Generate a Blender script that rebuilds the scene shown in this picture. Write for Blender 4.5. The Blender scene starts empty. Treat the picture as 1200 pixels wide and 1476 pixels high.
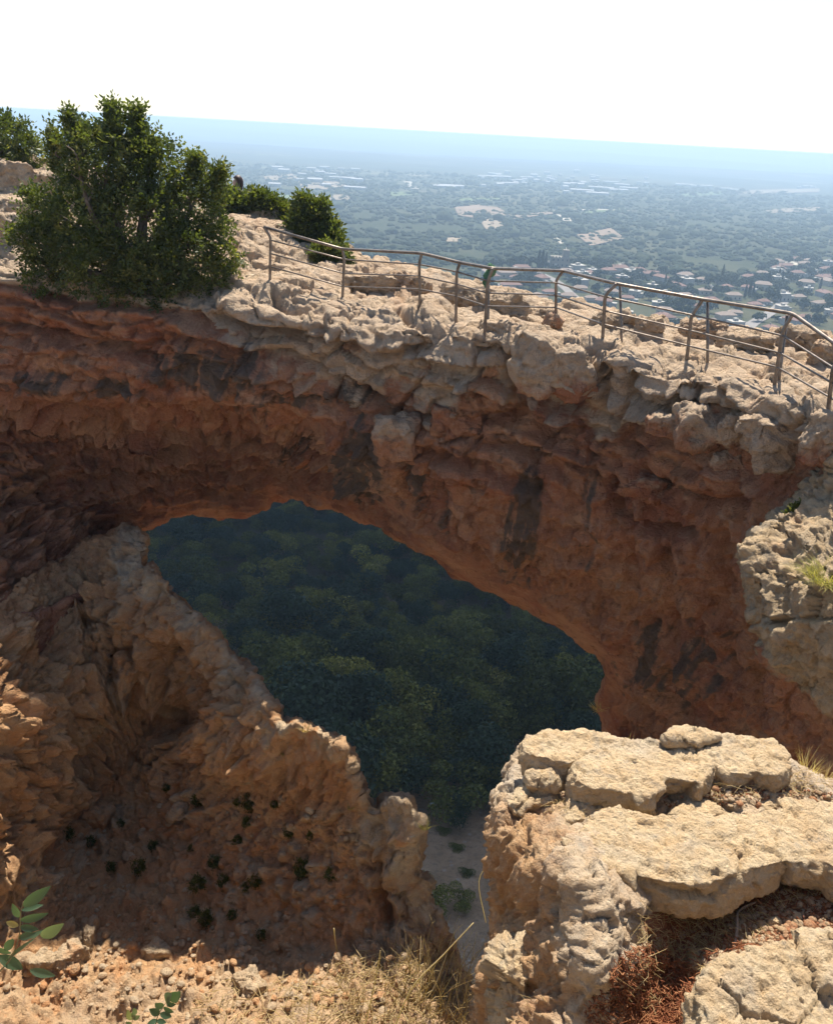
import bpy, bmesh, math, random, time
import numpy as np
import openvdb
from mathutils import Vector, Matrix
from mathutils.bvhtree import BVHTree
T0 = time.time()
scene = bpy.context.scene
COL = scene.collection
rng = np.random.default_rng(7)
random.seed(7)

# ------------------------------------------------------------------ camera model
FPX, CX, CY = 1228.0, 600.0, 738.0
PITCH, ROLL = math.radians(24.05), math.radians(3.2)
CP, SP, CR, SR = math.cos(PITCH), math.sin(PITCH), math.cos(ROLL), math.sin(ROLL)

def ray(px, py):
    a = (np.asarray(px, float) - CX) / FPX
    b = -(np.asarray(py, float) - CY) / FPX
    a2, b2 = a * CR - b * SR, a * SR + b * CR
    return a2, CP + b2 * SP, -SP + b2 * CP

def atY(px, py, Y):
    x, y, z = ray(px, py)
    return np.stack([x * Y / y, y * Y / y, z * Y / y], -1)

def atZ(px, py, Z):
    x, y, z = ray(px, py)
    return np.stack([x * Z / z, y * Z / z, z * Z / z], -1)

def project(x, y, z):
    """world point -> picture position in the photograph's pixels"""
    zc = y * CP - z * SP
    zc = np.where(zc < 0.05, 0.05, zc)
    b2 = (y * SP + z * CP) / zc
    a2 = x / zc
    a, b = a2 * CR + b2 * SR, -a2 * SR + b2 * CR
    return CX + a * FPX, CY - b * FPX

# ------------------------------------------------------------------ noise
_G = np.array([[1,1,0],[-1,1,0],[1,-1,0],[-1,-1,0],[1,0,1],[-1,0,1],[1,0,-1],[-1,0,-1],
               [0,1,1],[0,-1,1],[0,1,-1],[0,-1,-1],[1,1,0],[-1,1,0],[0,-1,1],[0,-1,-1]], np.float32)

def _hash(ix, iy, iz, seed):
    h = (ix.astype(np.uint32) * np.uint32(374761393)) ^ (iy.astype(np.uint32) * np.uint32(668265263)) ^ (iz.astype(np.uint32) * np.uint32(2246822519)) ^ np.uint32((seed * 3266489917) & 0xffffffff)
    h ^= h >> np.uint32(15); h *= np.uint32(2246822519)
    h ^= h >> np.uint32(13); h *= np.uint32(3266489917)
    h ^= h >> np.uint32(16)
    return h

def perlin(P, seed=0):
    P = np.asarray(P, np.float32)
    i = np.floor(P).astype(np.int32)
    f = P - i
    u = f * f * f * (f * (f * 6 - 15) + 10)
    out = np.zeros(len(P), np.float32)
    for dx in (0, 1):
        wx = u[:, 0] if dx else 1 - u[:, 0]
        for dy in (0, 1):
            wy = u[:, 1] if dy else 1 - u[:, 1]
            for dz in (0, 1):
                wz = u[:, 2] if dz else 1 - u[:, 2]
                g = _G[_hash(i[:, 0] + dx, i[:, 1] + dy, i[:, 2] + dz, seed) & np.uint32(15)]
                d = g[:, 0] * (f[:, 0] - dx) + g[:, 1] * (f[:, 1] - dy) + g[:, 2] * (f[:, 2] - dz)
                out += wx * wy * wz * d
    return out

def fbm(P, octaves=4, freq=1.0, gain=0.5, seed=0, ridged=False):
    P = np.asarray(P, np.float32) * freq
    a, tot, out = 1.0, 0.0, np.zeros(len(P), np.float32)
    for k in range(octaves):
        n = perlin(P, seed + k * 17)
        if ridged:
            n = 1 - 2.2 * np.abs(n)
        out += a * n; tot += a
        a *= gain; P = P * 2.03 + 3.7
    return out / tot

def worley(P, seed=0, jitter=0.9):
    """F1, F2 and a random number of the nearest cell"""
    P = np.asarray(P, np.float32)
    i = np.floor(P).astype(np.int32); f = P - i
    n = len(P)
    F1 = np.full(n, 9., np.float32); F2 = np.full(n, 9., np.float32); cid = np.zeros(n, np.float32)
    for dx in (-1, 0, 1):
        for dy in (-1, 0, 1):
            for dz in (-1, 0, 1):
                h = _hash(i[:, 0] + dx, i[:, 1] + dy, i[:, 2] + dz, seed)
                jx = (h & np.uint32(1023)).astype(np.float32) / 1023
                jy = ((h >> np.uint32(10)) & np.uint32(1023)).astype(np.float32) / 1023
                jz = ((h >> np.uint32(20)) & np.uint32(1023)).astype(np.float32) / 1023
                d = np.sqrt((dx + .5 + (jx - .5) * jitter - f[:, 0]) ** 2 + (dy + .5 + (jy - .5) * jitter - f[:, 1]) ** 2 + (dz + .5 + (jz - .5) * jitter - f[:, 2]) ** 2)
                near = d < F1
                F2 = np.where(near, F1, np.minimum(F2, d))
                cid = np.where(near, ((h >> np.uint32(5)) & np.uint32(4095)).astype(np.float32) / 4095, cid)
                F1 = np.where(near, d, F1)
    return F1, F2, cid

def facet(P, seed=0, jitter=.95):
    """broken rock: a randomly tilted plane per cell -> height of the plane, F2 - F1, random number of the cell"""
    P = np.asarray(P, np.float32)
    i = np.floor(P).astype(np.int32); f = P - i
    n = len(P)
    F1 = np.full(n, 9., np.float32); F2 = np.full(n, 9., np.float32); hh = np.zeros(n, np.uint32); val = np.zeros(n, np.float32)
    for dx in (-1, 0, 1):
        for dy in (-1, 0, 1):
            for dz in (-1, 0, 1):
                h = _hash(i[:, 0] + dx, i[:, 1] + dy, i[:, 2] + dz, seed)
                vx = f[:, 0] - (dx + .5 + ((h & np.uint32(1023)).astype(np.float32) / 1023 - .5) * jitter)
                vy = f[:, 1] - (dy + .5 + (((h >> np.uint32(10)) & np.uint32(1023)).astype(np.float32) / 1023 - .5) * jitter)
                vz = f[:, 2] - (dz + .5 + (((h >> np.uint32(20)) & np.uint32(1023)).astype(np.float32) / 1023 - .5) * jitter)
                d = vx * vx + vy * vy + vz * vz
                near = d < F1
                F2 = np.where(near, F1, np.minimum(F2, d))
                g = _G[(h >> np.uint32(3)) & np.uint32(15)]
                val = np.where(near, g[:, 0] * vx + g[:, 1] * vy + g[:, 2] * vz, val)
                hh = np.where(near, h, hh)
                F1 = np.where(near, d, F1)
    cid = ((hh >> np.uint32(5)) & np.uint32(4095)).astype(np.float32) / 4095
    return val, np.sqrt(F2) - np.sqrt(F1), cid

def sstep(a, b, x):
    t = np.clip((x - a) / (b - a), 0, 1)
    return t * t * (3 - 2 * t)

# ------------------------------------------------------------------ interpolation and polygons
class TPS:
    """thin plate spline through scattered points"""
    def __init__(self, xy, v, smooth=0.0):
        xy = np.asarray(xy, float); v = np.asarray(v, float)
        self.c, self.s = xy.mean(0), xy.std() + 1e-9
        q = (xy - self.c) / self.s
        n = len(q)
        A = np.zeros((n + 3, n + 3))
        A[:n, :n] = self.k(q, q) + np.eye(n) * smooth
        A[:n, n] = 1; A[:n, n + 1:] = q
        A[n, :n] = 1; A[n + 1:, :n] = q.T
        b = np.zeros(n + 3); b[:n] = v
        self.w = np.linalg.solve(A, b); self.q = q
    @staticmethod
    def k(a, b):
        r2 = ((a[:, None] - b[None]) ** 2).sum(-1)
        return 0.5 * r2 * np.log(r2 + 1e-12)
    def __call__(self, x, y):
        p = (np.stack([np.ravel(x), np.ravel(y)], -1) - self.c) / self.s
        n = len(self.q)
        o = np.empty(len(p))
        for s in range(0, len(p), 20000):
            e = p[s:s + 20000]
            o[s:s + 20000] = self.k(e, self.q) @ self.w[:n] + self.w[n] + e @ self.w[n + 1:]
        return o.reshape(np.shape(x))

class Grid2:
    """a function of two numbers sampled on a grid and looked up bilinearly"""
    def __init__(self, fn, x0, x1, y0, y1, nx, ny):
        self.x0, self.y0 = x0, y0
        self.sx, self.sy = (nx - 1) / (x1 - x0), (ny - 1) / (y1 - y0)
        X, Y = np.meshgrid(np.linspace(x0, x1, nx), np.linspace(y0, y1, ny), indexing='ij')
        self.v = np.asarray(fn(X, Y), np.float32)
    def __call__(self, x, y):
        u = np.clip((x - self.x0) * self.sx, 0, self.v.shape[0] - 1.001)
        w = np.clip((y - self.y0) * self.sy, 0, self.v.shape[1] - 1.001)
        i, j = u.astype(np.int32), w.astype(np.int32)
        u, w = (u - i).astype(np.float32), (w - j).astype(np.float32)
        v = self.v
        return (v[i, j] * (1 - u) + v[i + 1, j] * u) * (1 - w) + (v[i, j + 1] * (1 - u) + v[i + 1, j + 1] * u) * w

def seg_dist(x, y, pts, closed=False):
    pts = np.asarray(pts, float)
    q = np.vstack([pts, pts[:1]]) if closed else pts
    best = np.full(np.shape(x), 1e9)
    for (ax, ay), (bx, by) in zip(q[:-1], q[1:]):
        dx, dy = bx - ax, by - ay
        t = np.clip(((x - ax) * dx + (y - ay) * dy) / (dx * dx + dy * dy + 1e-12), 0, 1)
        best = np.minimum(best, np.hypot(x - ax - t * dx, y - ay - t * dy))
    return best

def poly_sdf(x, y, pts):
    """signed distance to a polygon, negative inside"""
    pts = np.asarray(pts, float)
    d = seg_dist(x, y, pts, True)
    inside = np.zeros(np.shape(x), bool)
    j = len(pts) - 1
    for i in range(len(pts)):
        (xi, yi), (xj, yj) = pts[i], pts[j]
        c = ((yi > y) != (yj > y)) & (x < (xj - xi) * (y - yi) / (yj - yi + 1e-12) + xi)
        inside ^= c
        j = i
    return np.where(inside, -d, d)

# ------------------------------------------------------------------ meshes
def np_mesh(name, V, F, smooth=True):
    """V: n x 3; F: m x 3, m x 4 or a list of such arrays"""
    V = np.asarray(V, np.float32)
    Fs = [np.asarray(f, np.int32) for f in (F if isinstance(F, list) else [F]) if len(f)]
    me = bpy.data.meshes.new(name)
    me.vertices.add(len(V)); me.vertices.foreach_set('co', V.ravel())
    loops = np.concatenate([f.ravel() for f in Fs])
    sizes = np.concatenate([np.full(len(f), f.shape[1], np.int32) for f in Fs])
    starts = np.concatenate([[0], np.cumsum(sizes)[:-1]]).astype(np.int32)
    me.loops.add(len(loops)); me.loops.foreach_set('vertex_index', loops)
    me.polygons.add(len(sizes)); me.polygons.foreach_set('loop_start', starts)
    me.polygons.foreach_set('use_smooth', np.full(len(sizes), smooth, bool))
    me.update(calc_edges=True); me.validate()
    return me

def add_attr(me, name, v):
    a = me.attributes.new(name, 'FLOAT', 'POINT')
    a.data.foreach_set('value', np.asarray(v, np.float32))

def add_color(me, name, rgb):
    a = me.attributes.new(name, 'FLOAT_COLOR', 'POINT')
    c = np.ones((len(rgb), 4), np.float32); c[:, :3] = rgb
    a.data.foreach_set('color', c.ravel())

def obj(name, me, mat=None, parent=None, loc=None):
    o = bpy.data.objects.new(name, me); COL.objects.link(o)
    if mat is not None and me is not None:
        me.materials.clear(); me.materials.append(mat)
    if parent is not None: o.parent = parent
    if loc is not None: o.location = loc
    return o

def tag(o, label=None, cat=None, group=None, kind=None):
    if label: o['label'] = label
    if cat: o['category'] = cat
    if group: o['group'] = group
    if kind: o['kind'] = kind
    return o

def thing(name, label, cat, loc=(0, 0, 0), rz=0.0, group=None):
    o = bpy.data.objects.new(name, None); COL.objects.link(o)
    o.empty_display_size = 0.1
    o.location = loc; o.rotation_euler = (0, 0, rz)
    return tag(o, label, cat, group)

def copy_tree(o, parent=None):
    c = o.copy(); COL.objects.link(c)
    if parent is not None: c.parent = parent
    for ch in o.children: copy_tree(ch, c)
    return c

def normals(V, Q):
    n = np.cross(V[Q[:, 2]] - V[Q[:, 0]], V[Q[:, 3 if Q.shape[1] == 4 else 1]] - V[Q[:, 1 if Q.shape[1] == 4 else 0]])
    if Q.shape[1] == 3: n = -n
    out = np.zeros_like(V)
    for k in range(Q.shape[1]):
        for c in range(3):
            out[:, c] += np.bincount(Q[:, k], n[:, c], len(V))
    return out / (np.linalg.norm(out, axis=1, keepdims=True) + 1e-9)

def subdivide(V, Q, keep=None):
    """each quad into four (the rest of the mesh is left out of the split where keep is False only if it touches nothing)"""
    E = np.concatenate([Q[:, [0, 1]], Q[:, [1, 2]], Q[:, [2, 3]], Q[:, [3, 0]]]); E.sort(axis=1)
    key = E[:, 0].astype(np.int64) * len(V) + E[:, 1]
    u, inv = np.unique(key, return_inverse=True)
    ea, eb = u // len(V), u % len(V)
    mid = (V[ea] + V[eb]) / 2
    cen = V[Q].mean(1)
    m = len(Q); nV = len(V)
    e = inv.reshape(4, m) + nV
    c = np.arange(m) + nV + len(u)
    NQ = np.concatenate([np.stack([Q[:, 0], e[0], c, e[3]], 1), np.stack([e[0], Q[:, 1], e[1], c], 1),
                         np.stack([c, e[1], Q[:, 2], e[2]], 1), np.stack([e[3], c, e[2], Q[:, 3]], 1)])
    NV = np.concatenate([V, mid, cen])
    return NV, NQ

def relax(V, Q, n=1, w=0.5):
    for _ in range(n):
        s = np.zeros_like(V); c = np.zeros(len(V))
        for k in range(4):
            for j in ((k + 1) % 4, (k + 3) % 4):
                for a in range(3): s[:, a] += np.bincount(Q[:, k], V[Q[:, j], a], len(V))
                c += np.bincount(Q[:, k], minlength=len(V))
        V = V * (1 - w) + w * s / np.maximum(c, 1)[:, None]
    return V

def voxel(f, lo, hi, h):
    """isosurface f = 0 (negative inside) on a grid of step h -> vertices, quads facing outwards"""
    lo, hi = np.asarray(lo, float), np.asarray(hi, float)
    n = np.ceil((hi - lo) / h).astype(int) + 1
    A = np.empty(n, np.float32)
    ys, zs = lo[1] + np.arange(n[1]) * h, lo[2] + np.arange(n[2]) * h
    step = max(1, int(2_000_000 // (n[1] * n[2])))
    for s in range(0, n[0], step):
        e = min(n[0], s + step)
        X, Y, Z = np.meshgrid(lo[0] + np.arange(s, e) * h, ys, zs, indexing='ij')
        A[s:e] = f(X, Y, Z)
    A[0] = A[-1] = h; A[:, 0] = A[:, -1] = h; A[:, :, 0] = A[:, :, -1] = h
    np.clip(A, -4 * h, 4 * h, A)
    g = openvdb.FloatGrid(4 * h)
    g.copyFromArray(A)
    V, Q = g.convertToQuads(0.0)
    V = np.asarray(V, np.float64) * h + lo; Q = np.asarray(Q, np.int64)
    # orientation: outwards
    c = V[Q].mean(1)
    k = rng.integers(0, len(Q), min(300, len(Q)))
    nn = np.cross(V[Q[k, 2]] - V[Q[k, 0]], V[Q[k, 3]] - V[Q[k, 1]]); nn /= np.linalg.norm(nn, axis=1, keepdims=True) + 1e-12
    a, b = c[k] + nn * h * .8, c[k] - nn * h * .8
    if (f(*a.T) - f(*b.T)).sum() < 0: Q = Q[:, ::-1].copy()
    return V, Q

def largest_piece(V, Q):
    lab = np.arange(len(V))
    for _ in range(200):
        m = lab[Q].min(1); new = lab.copy()
        for k in range(4): np.minimum.at(new, Q[:, k], m)
        new = new[new]
        if (new == lab).all(): break
        lab = new
    u, c = np.unique(lab, return_counts=True)
    good = lab == u[np.argmax(c)]
    idx = np.cumsum(good) - 1
    Q = Q[good[Q].all(1)]
    return V[good], idx[Q]

# tubes
def tube(path, radii, sides=8, caps=True):
    path = np.asarray(path, float); n = len(path)
    radii = np.broadcast_to(np.asarray(radii, float), (n,))
    V, Q = [], []
    t = np.gradient(path, axis=0); t /= np.linalg.norm(t, axis=1, keepdims=True) + 1e-12
    up = np.array([0, 0, 1.]) if abs(t[0, 2]) < .9 else np.array([1., 0, 0])
    a = np.cross(t[0], up); a /= np.linalg.norm(a)
    ang = np.linspace(0, 2 * np.pi, sides, endpoint=False)
    for i in range(n):
        a = a - t[i] * (a @ t[i]); a /= np.linalg.norm(a) + 1e-12
        b = np.cross(t[i], a)
        V.append(path[i] + radii[i] * (np.cos(ang)[:, None] * a + np.sin(ang)[:, None] * b))
    V = np.concatenate(V)
    k = np.arange(sides)
    for i in range(n - 1):
        Q.append(np.stack([i * sides + k, i * sides + (k + 1) % sides, (i + 1) * sides + (k + 1) % sides, (i + 1) * sides + k], 1))
    Q = np.concatenate(Q)
    if caps:
        V = np.vstack([V, path[:1], path[-1:]])
        b0, b1 = n * sides, n * sides + 1
        C = np.concatenate([np.stack([np.full(sides, b0), (k + 1) % sides, k], 1), np.stack([np.full(sides, b1), (n - 1) * sides + k, (n - 1) * sides + (k + 1) % sides], 1)])
        return V, [Q, C]
    return V, [Q]

def merge(parts):
    """[(V, [F..])..] -> V, [tris, quads]"""
    Vs, T, Qd, off = [], [], [], 0
    for V, Fs in parts:
        Fs = Fs if isinstance(Fs, list) else [Fs]
        Vs.append(V)
        for f in Fs:
            f = np.asarray(f)
            if len(f) == 0: continue
            (T if f.shape[1] == 3 else Qd).append(f + off)
        off += len(V)
    out = []
    if T: out.append(np.concatenate(T))
    if Qd: out.append(np.concatenate(Qd))
    return np.concatenate(Vs), out

def smooth_path(pts, n=6):
    """Catmull-Rom through the points"""
    p = np.asarray(pts, float)
    q = np.vstack([2 * p[0] - p[1], p, 2 * p[-1] - p[-2]])
    out = []
    for i in range(1, len(q) - 2):
        for t in np.linspace(0, 1, n, endpoint=False):
            out.append(.5 * (2 * q[i] + (q[i + 1] - q[i - 1]) * t + (2 * q[i - 1] - 5 * q[i] + 4 * q[i + 1] - q[i + 2]) * t * t + (3 * q[i] - q[i - 1] - 3 * q[i + 1] + q[i + 2]) * t ** 3))
    out.append(p[-1])
    return np.array(out)
# ------------------------------------------------------------------ materials
class NT:
    def __init__(self, name):
        self.m = bpy.data.materials.new(name); self.m.use_nodes = True
        self.t = self.m.node_tree; self.t.nodes.clear()
        self.out = self.n('ShaderNodeOutputMaterial')
    def n(self, typ, **kw):
        x = self.t.nodes.new(typ)
        for k, v in kw.items(): setattr(x, k, v)
        return x
    def l(self, a, b): self.t.links.new(a, b)
    def val(self, sock, v):
        if hasattr(v, 'is_linked') or isinstance(v, bpy.types.NodeSocket): self.l(v, sock)
        else: sock.default_value = v
    def coord(self, scale=(1, 1, 1)):
        g = self.n('ShaderNodeNewGeometry')
        m = self.n('ShaderNodeMapping'); m.inputs['Scale'].default_value = scale
        self.l(g.outputs['Position'], m.inputs['Vector'])
        return m.outputs['Vector']
    def ocoord(self, scale=(1, 1, 1)):
        g = self.n('ShaderNodeTexCoord')
        m = self.n('ShaderNodeMapping'); m.inputs['Scale'].default_value = scale
        self.l(g.outputs['Object'], m.inputs['Vector'])
        return m.outputs['Vector']
    def noise(self, vec, scale, detail=6, rough=.6, dist=0.0):
        x = self.n('ShaderNodeTexNoise'); self.l(vec, x.inputs['Vector'])
        x.inputs['Scale'].default_value = scale; x.inputs['Detail'].default_value = detail
        x.inputs['Roughness'].default_value = rough; x.inputs['Distortion'].default_value = dist
        return x.outputs['Fac']
    def voro(self, vec, scale, feature='F1', out='Distance', rnd=1.0):
        x = self.n('ShaderNodeTexVoronoi', feature=feature); self.l(vec, x.inputs['Vector'])
        x.inputs['Scale'].default_value = scale; x.inputs['Randomness'].default_value = rnd
        return x.outputs[out]
    def ramp(self, fac, stops):
        x = self.n('ShaderNodeValToRGB'); r = x.color_ramp
        while len(r.elements) < len(stops): r.elements.new(.5)
        for e, (p, c) in zip(r.elements, stops):
            e.position = p; e.color = (*c, 1) if len(c) == 3 else c
        self.l(fac, x.inputs['Fac'])
        return x.outputs['Color']
    def rng(self, fac, a, b, c=0., d=1.):
        x = self.n('ShaderNodeMapRange'); self.l(fac, x.inputs['Value'])
        for k, v in zip(('From Min', 'From Max', 'To Min', 'To Max'), (a, b, c, d)): x.inputs[k].default_value = v
        return x.outputs['Result']
    def mix(self, fac, a, b, mode='MIX'):
        x = self.n('ShaderNodeMix', data_type='RGBA', blend_type=mode)
        self.val(x.inputs['Factor'], fac)
        for s, v in (('A', a), ('B', b)):
            s = [i for i in x.inputs if i.name == s and i.type == 'RGBA'][0]
            if isinstance(v, bpy.types.NodeSocket): self.l(v, s)
            else: s.default_value = (*v, 1)
        return [o for o in x.outputs if o.type == 'RGBA'][0]
    def math(self, op, a, b=0.0, c=0.0):
        x = self.n('ShaderNodeMath', operation=op)
        for i, v in enumerate((a, b, c)): self.val(x.inputs[i], v)
        return x.outputs[0]
    def attr(self, name, out='Fac'):
        x = self.n('ShaderNodeAttribute', attribute_name=name)
        return x.outputs[out]
    def bump(self, h, strength, dist, normal=None):
        x = self.n('ShaderNodeBump'); self.l(h, x.inputs['Height'])
        x.inputs['Strength'].default_value = strength; x.inputs['Distance'].default_value = dist
        if normal is not None: self.l(normal, x.inputs['Normal'])
        return x.outputs['Normal']
    def bsdf(self, color, rough=.9, normal=None, spec=.3, metal=0., **kw):
        x = self.n('ShaderNodeBsdfPrincipled')
        self.val(x.inputs['Base Color'], color if isinstance(color, bpy.types.NodeSocket) else (*color, 1))
        self.val(x.inputs['Roughness'], rough); x.inputs['Specular IOR Level'].default_value = spec
        x.inputs['Metallic'].default_value = metal
        if normal is not None: self.l(normal, x.inputs['Normal'])
        for k, v in kw.items(): self.val(x.inputs[k.replace('_', ' ')], v)
        self.l(x.outputs[0], self.out.inputs['Surface'])
        return x

def rock_material(name, red, red2, pale, pale2, grey, scale=1.0, bump=1.0):
    """limestone: iron-red or ochre where 'pale' is 0, weathered pale where it is 1, grey-black water stain by 'stain'"""
    m = NT(name); v = m.coord()
    n1 = m.noise(v, 0.9 * scale, 8, .62, .6)
    n2 = m.noise(v, 3.7 * scale, 8, .65, .3)
    n3 = m.noise(v, 14 * scale, 6, .7)
    n4 = m.noise(v, 45 * scale, 5, .75)
    pits = m.voro(v, 16 * scale)
    redc = m.mix(m.rng(n1, .36, .64), red, red2)
    n5 = m.noise(m.coord((1, 1, 1.8)), 1.9 * scale, 7, .68, .9)
    redc = m.mix(m.rng(n2, .54, .68, 0, .6), redc, tuple(c * .42 for c in red))
    redc = m.mix(m.rng(n5, .56, .68, 0, .6), redc, tuple(c * .40 for c in red2))
    redc = m.mix(m.rng(n5, .44, .34, 0, .55), redc, tuple(.55 * a + .45 * b for a, b in zip(red2, pale)))
    redc = m.mix(m.rng(n3, .55, .75, 0, .55), redc, tuple(min(1, c * 1.55) for c in red2))
    palec = m.mix(m.rng(n2, .38, .62), pale, pale2)
    palec = m.mix(m.rng(n1, .54, .68, 0, .5), palec, grey)
    palec = m.mix(m.rng(n5, .56, .68, 0, .55), palec, tuple(c * .62 for c in grey))
    palec = m.mix(m.rng(n5, .42, .32, 0, .5), palec, tuple(min(1, c * 1.22) for c in pale))
    palec = m.mix(m.rng(n3, .58, .74, 0, .5), palec, tuple(c * .6 for c in pale2))
    palec = m.mix(m.rng(n1, .44, .34, 0, .55), palec, tuple(.5 * a + .5 * b for a, b in zip(red2, pale2)))
    lich = m.noise(v, 6.5 * scale, 7, .72, .5)
    palec = m.mix(m.rng(lich, .56, .64, 0, .5), palec, tuple(c * .8 for c in grey))
    palec = m.mix(m.rng(lich, .40, .33, 0, .5), palec, tuple(min(1, c * 1.25) for c in pale))
    w = m.math('ADD', m.attr('pale'), m.math('ADD', m.math('MULTIPLY', m.math('SUBTRACT', n2, .5), 1.0), m.math('MULTIPLY', m.math('SUBTRACT', n1, .5), .7)))
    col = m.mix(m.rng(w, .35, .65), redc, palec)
    ochre = m.mix(m.rng(n5, .4, .6), (.55, .305, .13), (.43, .215, .095))
    ochre = m.mix(m.rng(n3, .5, .7, 0, .5), ochre, (.60, .46, .29))
    col = m.mix(m.rng(m.math('ADD', m.attr('ochre'), m.math('MULTIPLY', m.math('SUBTRACT', n2, .5), .9)), .2, .9, 0, .75), col, ochre)
    st = m.math('ADD', m.attr('stain_shade'), m.math('MULTIPLY', m.math('SUBTRACT', n5, .5), 1.1))
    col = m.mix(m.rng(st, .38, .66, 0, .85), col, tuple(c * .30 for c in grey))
    col = m.mix(.28, col, m.ramp(n4, [(.3, (.5, .5, .5)), (.62, (1, 1, 1))]), 'MULTIPLY')
    h = m.math('ADD', m.math('MULTIPLY', n2, 1.1), m.math('ADD', m.math('MULTIPLY', n3, .8), m.math('ADD', m.math('MULTIPLY', n4, .36), m.math('MULTIPLY', m.math('MINIMUM', pits, .35), .5))))
    nb = m.bump(h, min(1, .95 * bump), .11 / scale * bump)
    m.bsdf(col, .93, nb, .18)
    return m.m

def simple_material(name, c1, c2, scale=3., rough=.8, bump=.0, spec=.3, metal=0., obj_space=True):
    m = NT(name); v = m.ocoord() if obj_space else m.coord()
    n = m.noise(v, scale, 5)
    col = m.mix(m.rng(n, .35, .65), c1, c2)
    m.bsdf(col, rough, m.bump(n, bump, .02) if bump else None, spec, metal)
    return m.m

def leaf_material(name, c1, c2, c3, trans=.3, rough=.5, spec=.4, var='hue', vary=False):
    """leaf colour picked per leaf (attribute), lit from behind through a translucent part"""
    m = NT(name)
    a = m.attr(var)
    col = m.ramp(a, [(0, c1), (.55, c2), (1, c3)])
    if vary:      # trees of one kind differ from each other
        oi = m.n('ShaderNodeObjectInfo')
        col = m.mix(1.0, col, m.ramp(oi.outputs['Random'], [(0, (.42, .46, .46)), (.5, (.85, .9, .8)), (.8, (1.25, 1.2, 1.0)), (1, (1.9, 1.7, 1.35))]), 'MULTIPLY')
    p = m.bsdf(col, rough, None, spec)
    t = m.n('ShaderNodeBsdfTranslucent')
    m.l(m.mix(1.0, col, (1.5, 1.6, .7), 'MULTIPLY'), t.inputs['Color'])
    x = m.n('ShaderNodeMixShader'); x.inputs[0].default_value = trans
    m.l(p.outputs[0], x.inputs[1]); m.l(t.outputs[0], x.inputs[2])
    m.l(x.outputs[0], m.out.inputs['Surface'])
    return m.m

M = {}
M['arch'] = rock_material('arch_limestone', (.375, .155, .088), (.50, .275, .155), (.61, .465, .32), (.52, .375, .25), (.40, .335, .27))
M['cliff'] = rock_material('cliff_conglomerate', (.55, .275, .125), (.60, .38, .20), (.60, .46, .30), (.50, .36, .22), (.38, .32, .25), 1.2)
M['slab'] = rock_material('slab_limestone', (.45, .27, .15), (.50, .34, .20), (.65, .50, .31), (.60, .42, .235), (.48, .41, .32), 3.2)
M['soil'] = rock_material('red_soil', (.20, .075, .035), (.27, .12, .06), (.42, .28, .17), (.34, .22, .13), (.3, .24, .19), 6.)
# ------------------------------------------------------------------ large rock bodies
def depth_grid(pts, lo=1.0, hi=26.0, smooth=1e-4):
    """distance ahead of the camera of a rock face, through surveyed points (picture x, picture y, metres ahead)"""
    p = np.array(pts, float)
    t = TPS(p[:, :2], p[:, 2], smooth)
    return Grid2(lambda X, Y: np.clip(t(X, Y), lo, hi), -700, 1900, 0, 2100, 261, 211)

def ragged(X, Y, a, seed):
    P = np.stack([X.ravel(), Y.ravel(), 0 * X.ravel()], 1).astype(np.float32)
    return (a * 1.6 * fbm(P / 34, 2, 1., .5, seed) + a * fbm(P / 11, 2, 1., .5, seed + 9)).reshape(X.shape)

def gauss(px, py, spots):
    o = np.zeros(np.shape(px))
    for x, y, rx, ry, a in spots:
        o = np.maximum(o, a * np.exp(-(((px - x) / rx) ** 2 + ((py - y) / ry) ** 2)))
    return o

def finish(name, V, Q, attrs, mat):
    me = np_mesh(name, V, Q)
    for k, v in attrs.items(): add_attr(me, k, v)
    return obj(name, me, mat)

# ---- the arch
RIM = [(-200,380,17.4),(0,395,16.8),(150,420,16.3),(310,442,15.6),(430,464,15.2),(560,478,14.6),(640,478,14.3),(700,486,14.0),(790,500,13.5),(870,518,13.0),
       (960,547,12.3),(1060,552,11.8),(1110,580,11.2),(1190,610,10.3),(1290,640,9.6)]
FACE = RIM + [(0,300,17),(300,350,15.7),(700,400,14.1),(1000,470,12.2),(1200,500,10.4),(-200,250,17.3),
  (0,500,16.7),(150,505,16.2),(310,520,15.7),(430,545,15.3),(560,560,14.8),(700,580,14.1),(800,590,13.7),(900,610,13.1),(1000,630,12.2),(1100,660,11.2),
  (-100,555,17),(0,563,16.8),(150,568,16.4),(250,568,16.1),(380,580,15.7),(470,605,15.4),(560,680,15.0),(610,755,15),(660,790,14.9),
  (0,680,16.5),(150,690,16.7),(300,670,17.0),(400,675,16.9),(480,710,16.4),
  (205,765,17.0),(270,740,17.2),(330,745,17.3),(365,740,17.4),(400,720,17.5),(480,735,16.9),(560,770,16.5),(630,815,16.0),(700,850,15.8),(800,900,15.3),(870,960,14.9),
  (862,1010,15.4),(875,1060,15.4),(0,740,15.8),(100,760,16.2),(-200,740,14.8),(0,850,14.0),(60,815,15.0),(-150,940,12.2),(130,790,15.8),
  (700,700,14.1),(760,800,14.3),(760,650,13.8),(850,700,13.3),(850,850,14.0),(920,800,13.0),(920,950,14.0),(1000,750,12.3),(1000,900,12.7),(1000,1030,13.3),
  (940,1040,14.6),(1080,850,11.6),(1100,1000,11.8),(1160,1100,11.3),(1200,1000,10.7),(1200,800,10.2),(900,1200,14.5),(1150,1250,11.5),(1400,900,9.5),(1400,1300,9.5),
  (0,1000,13.2),(-300,1200,12),(400,1300,17),(300,900,18)]
FACE_D = depth_grid(FACE, 8, 24)
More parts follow.
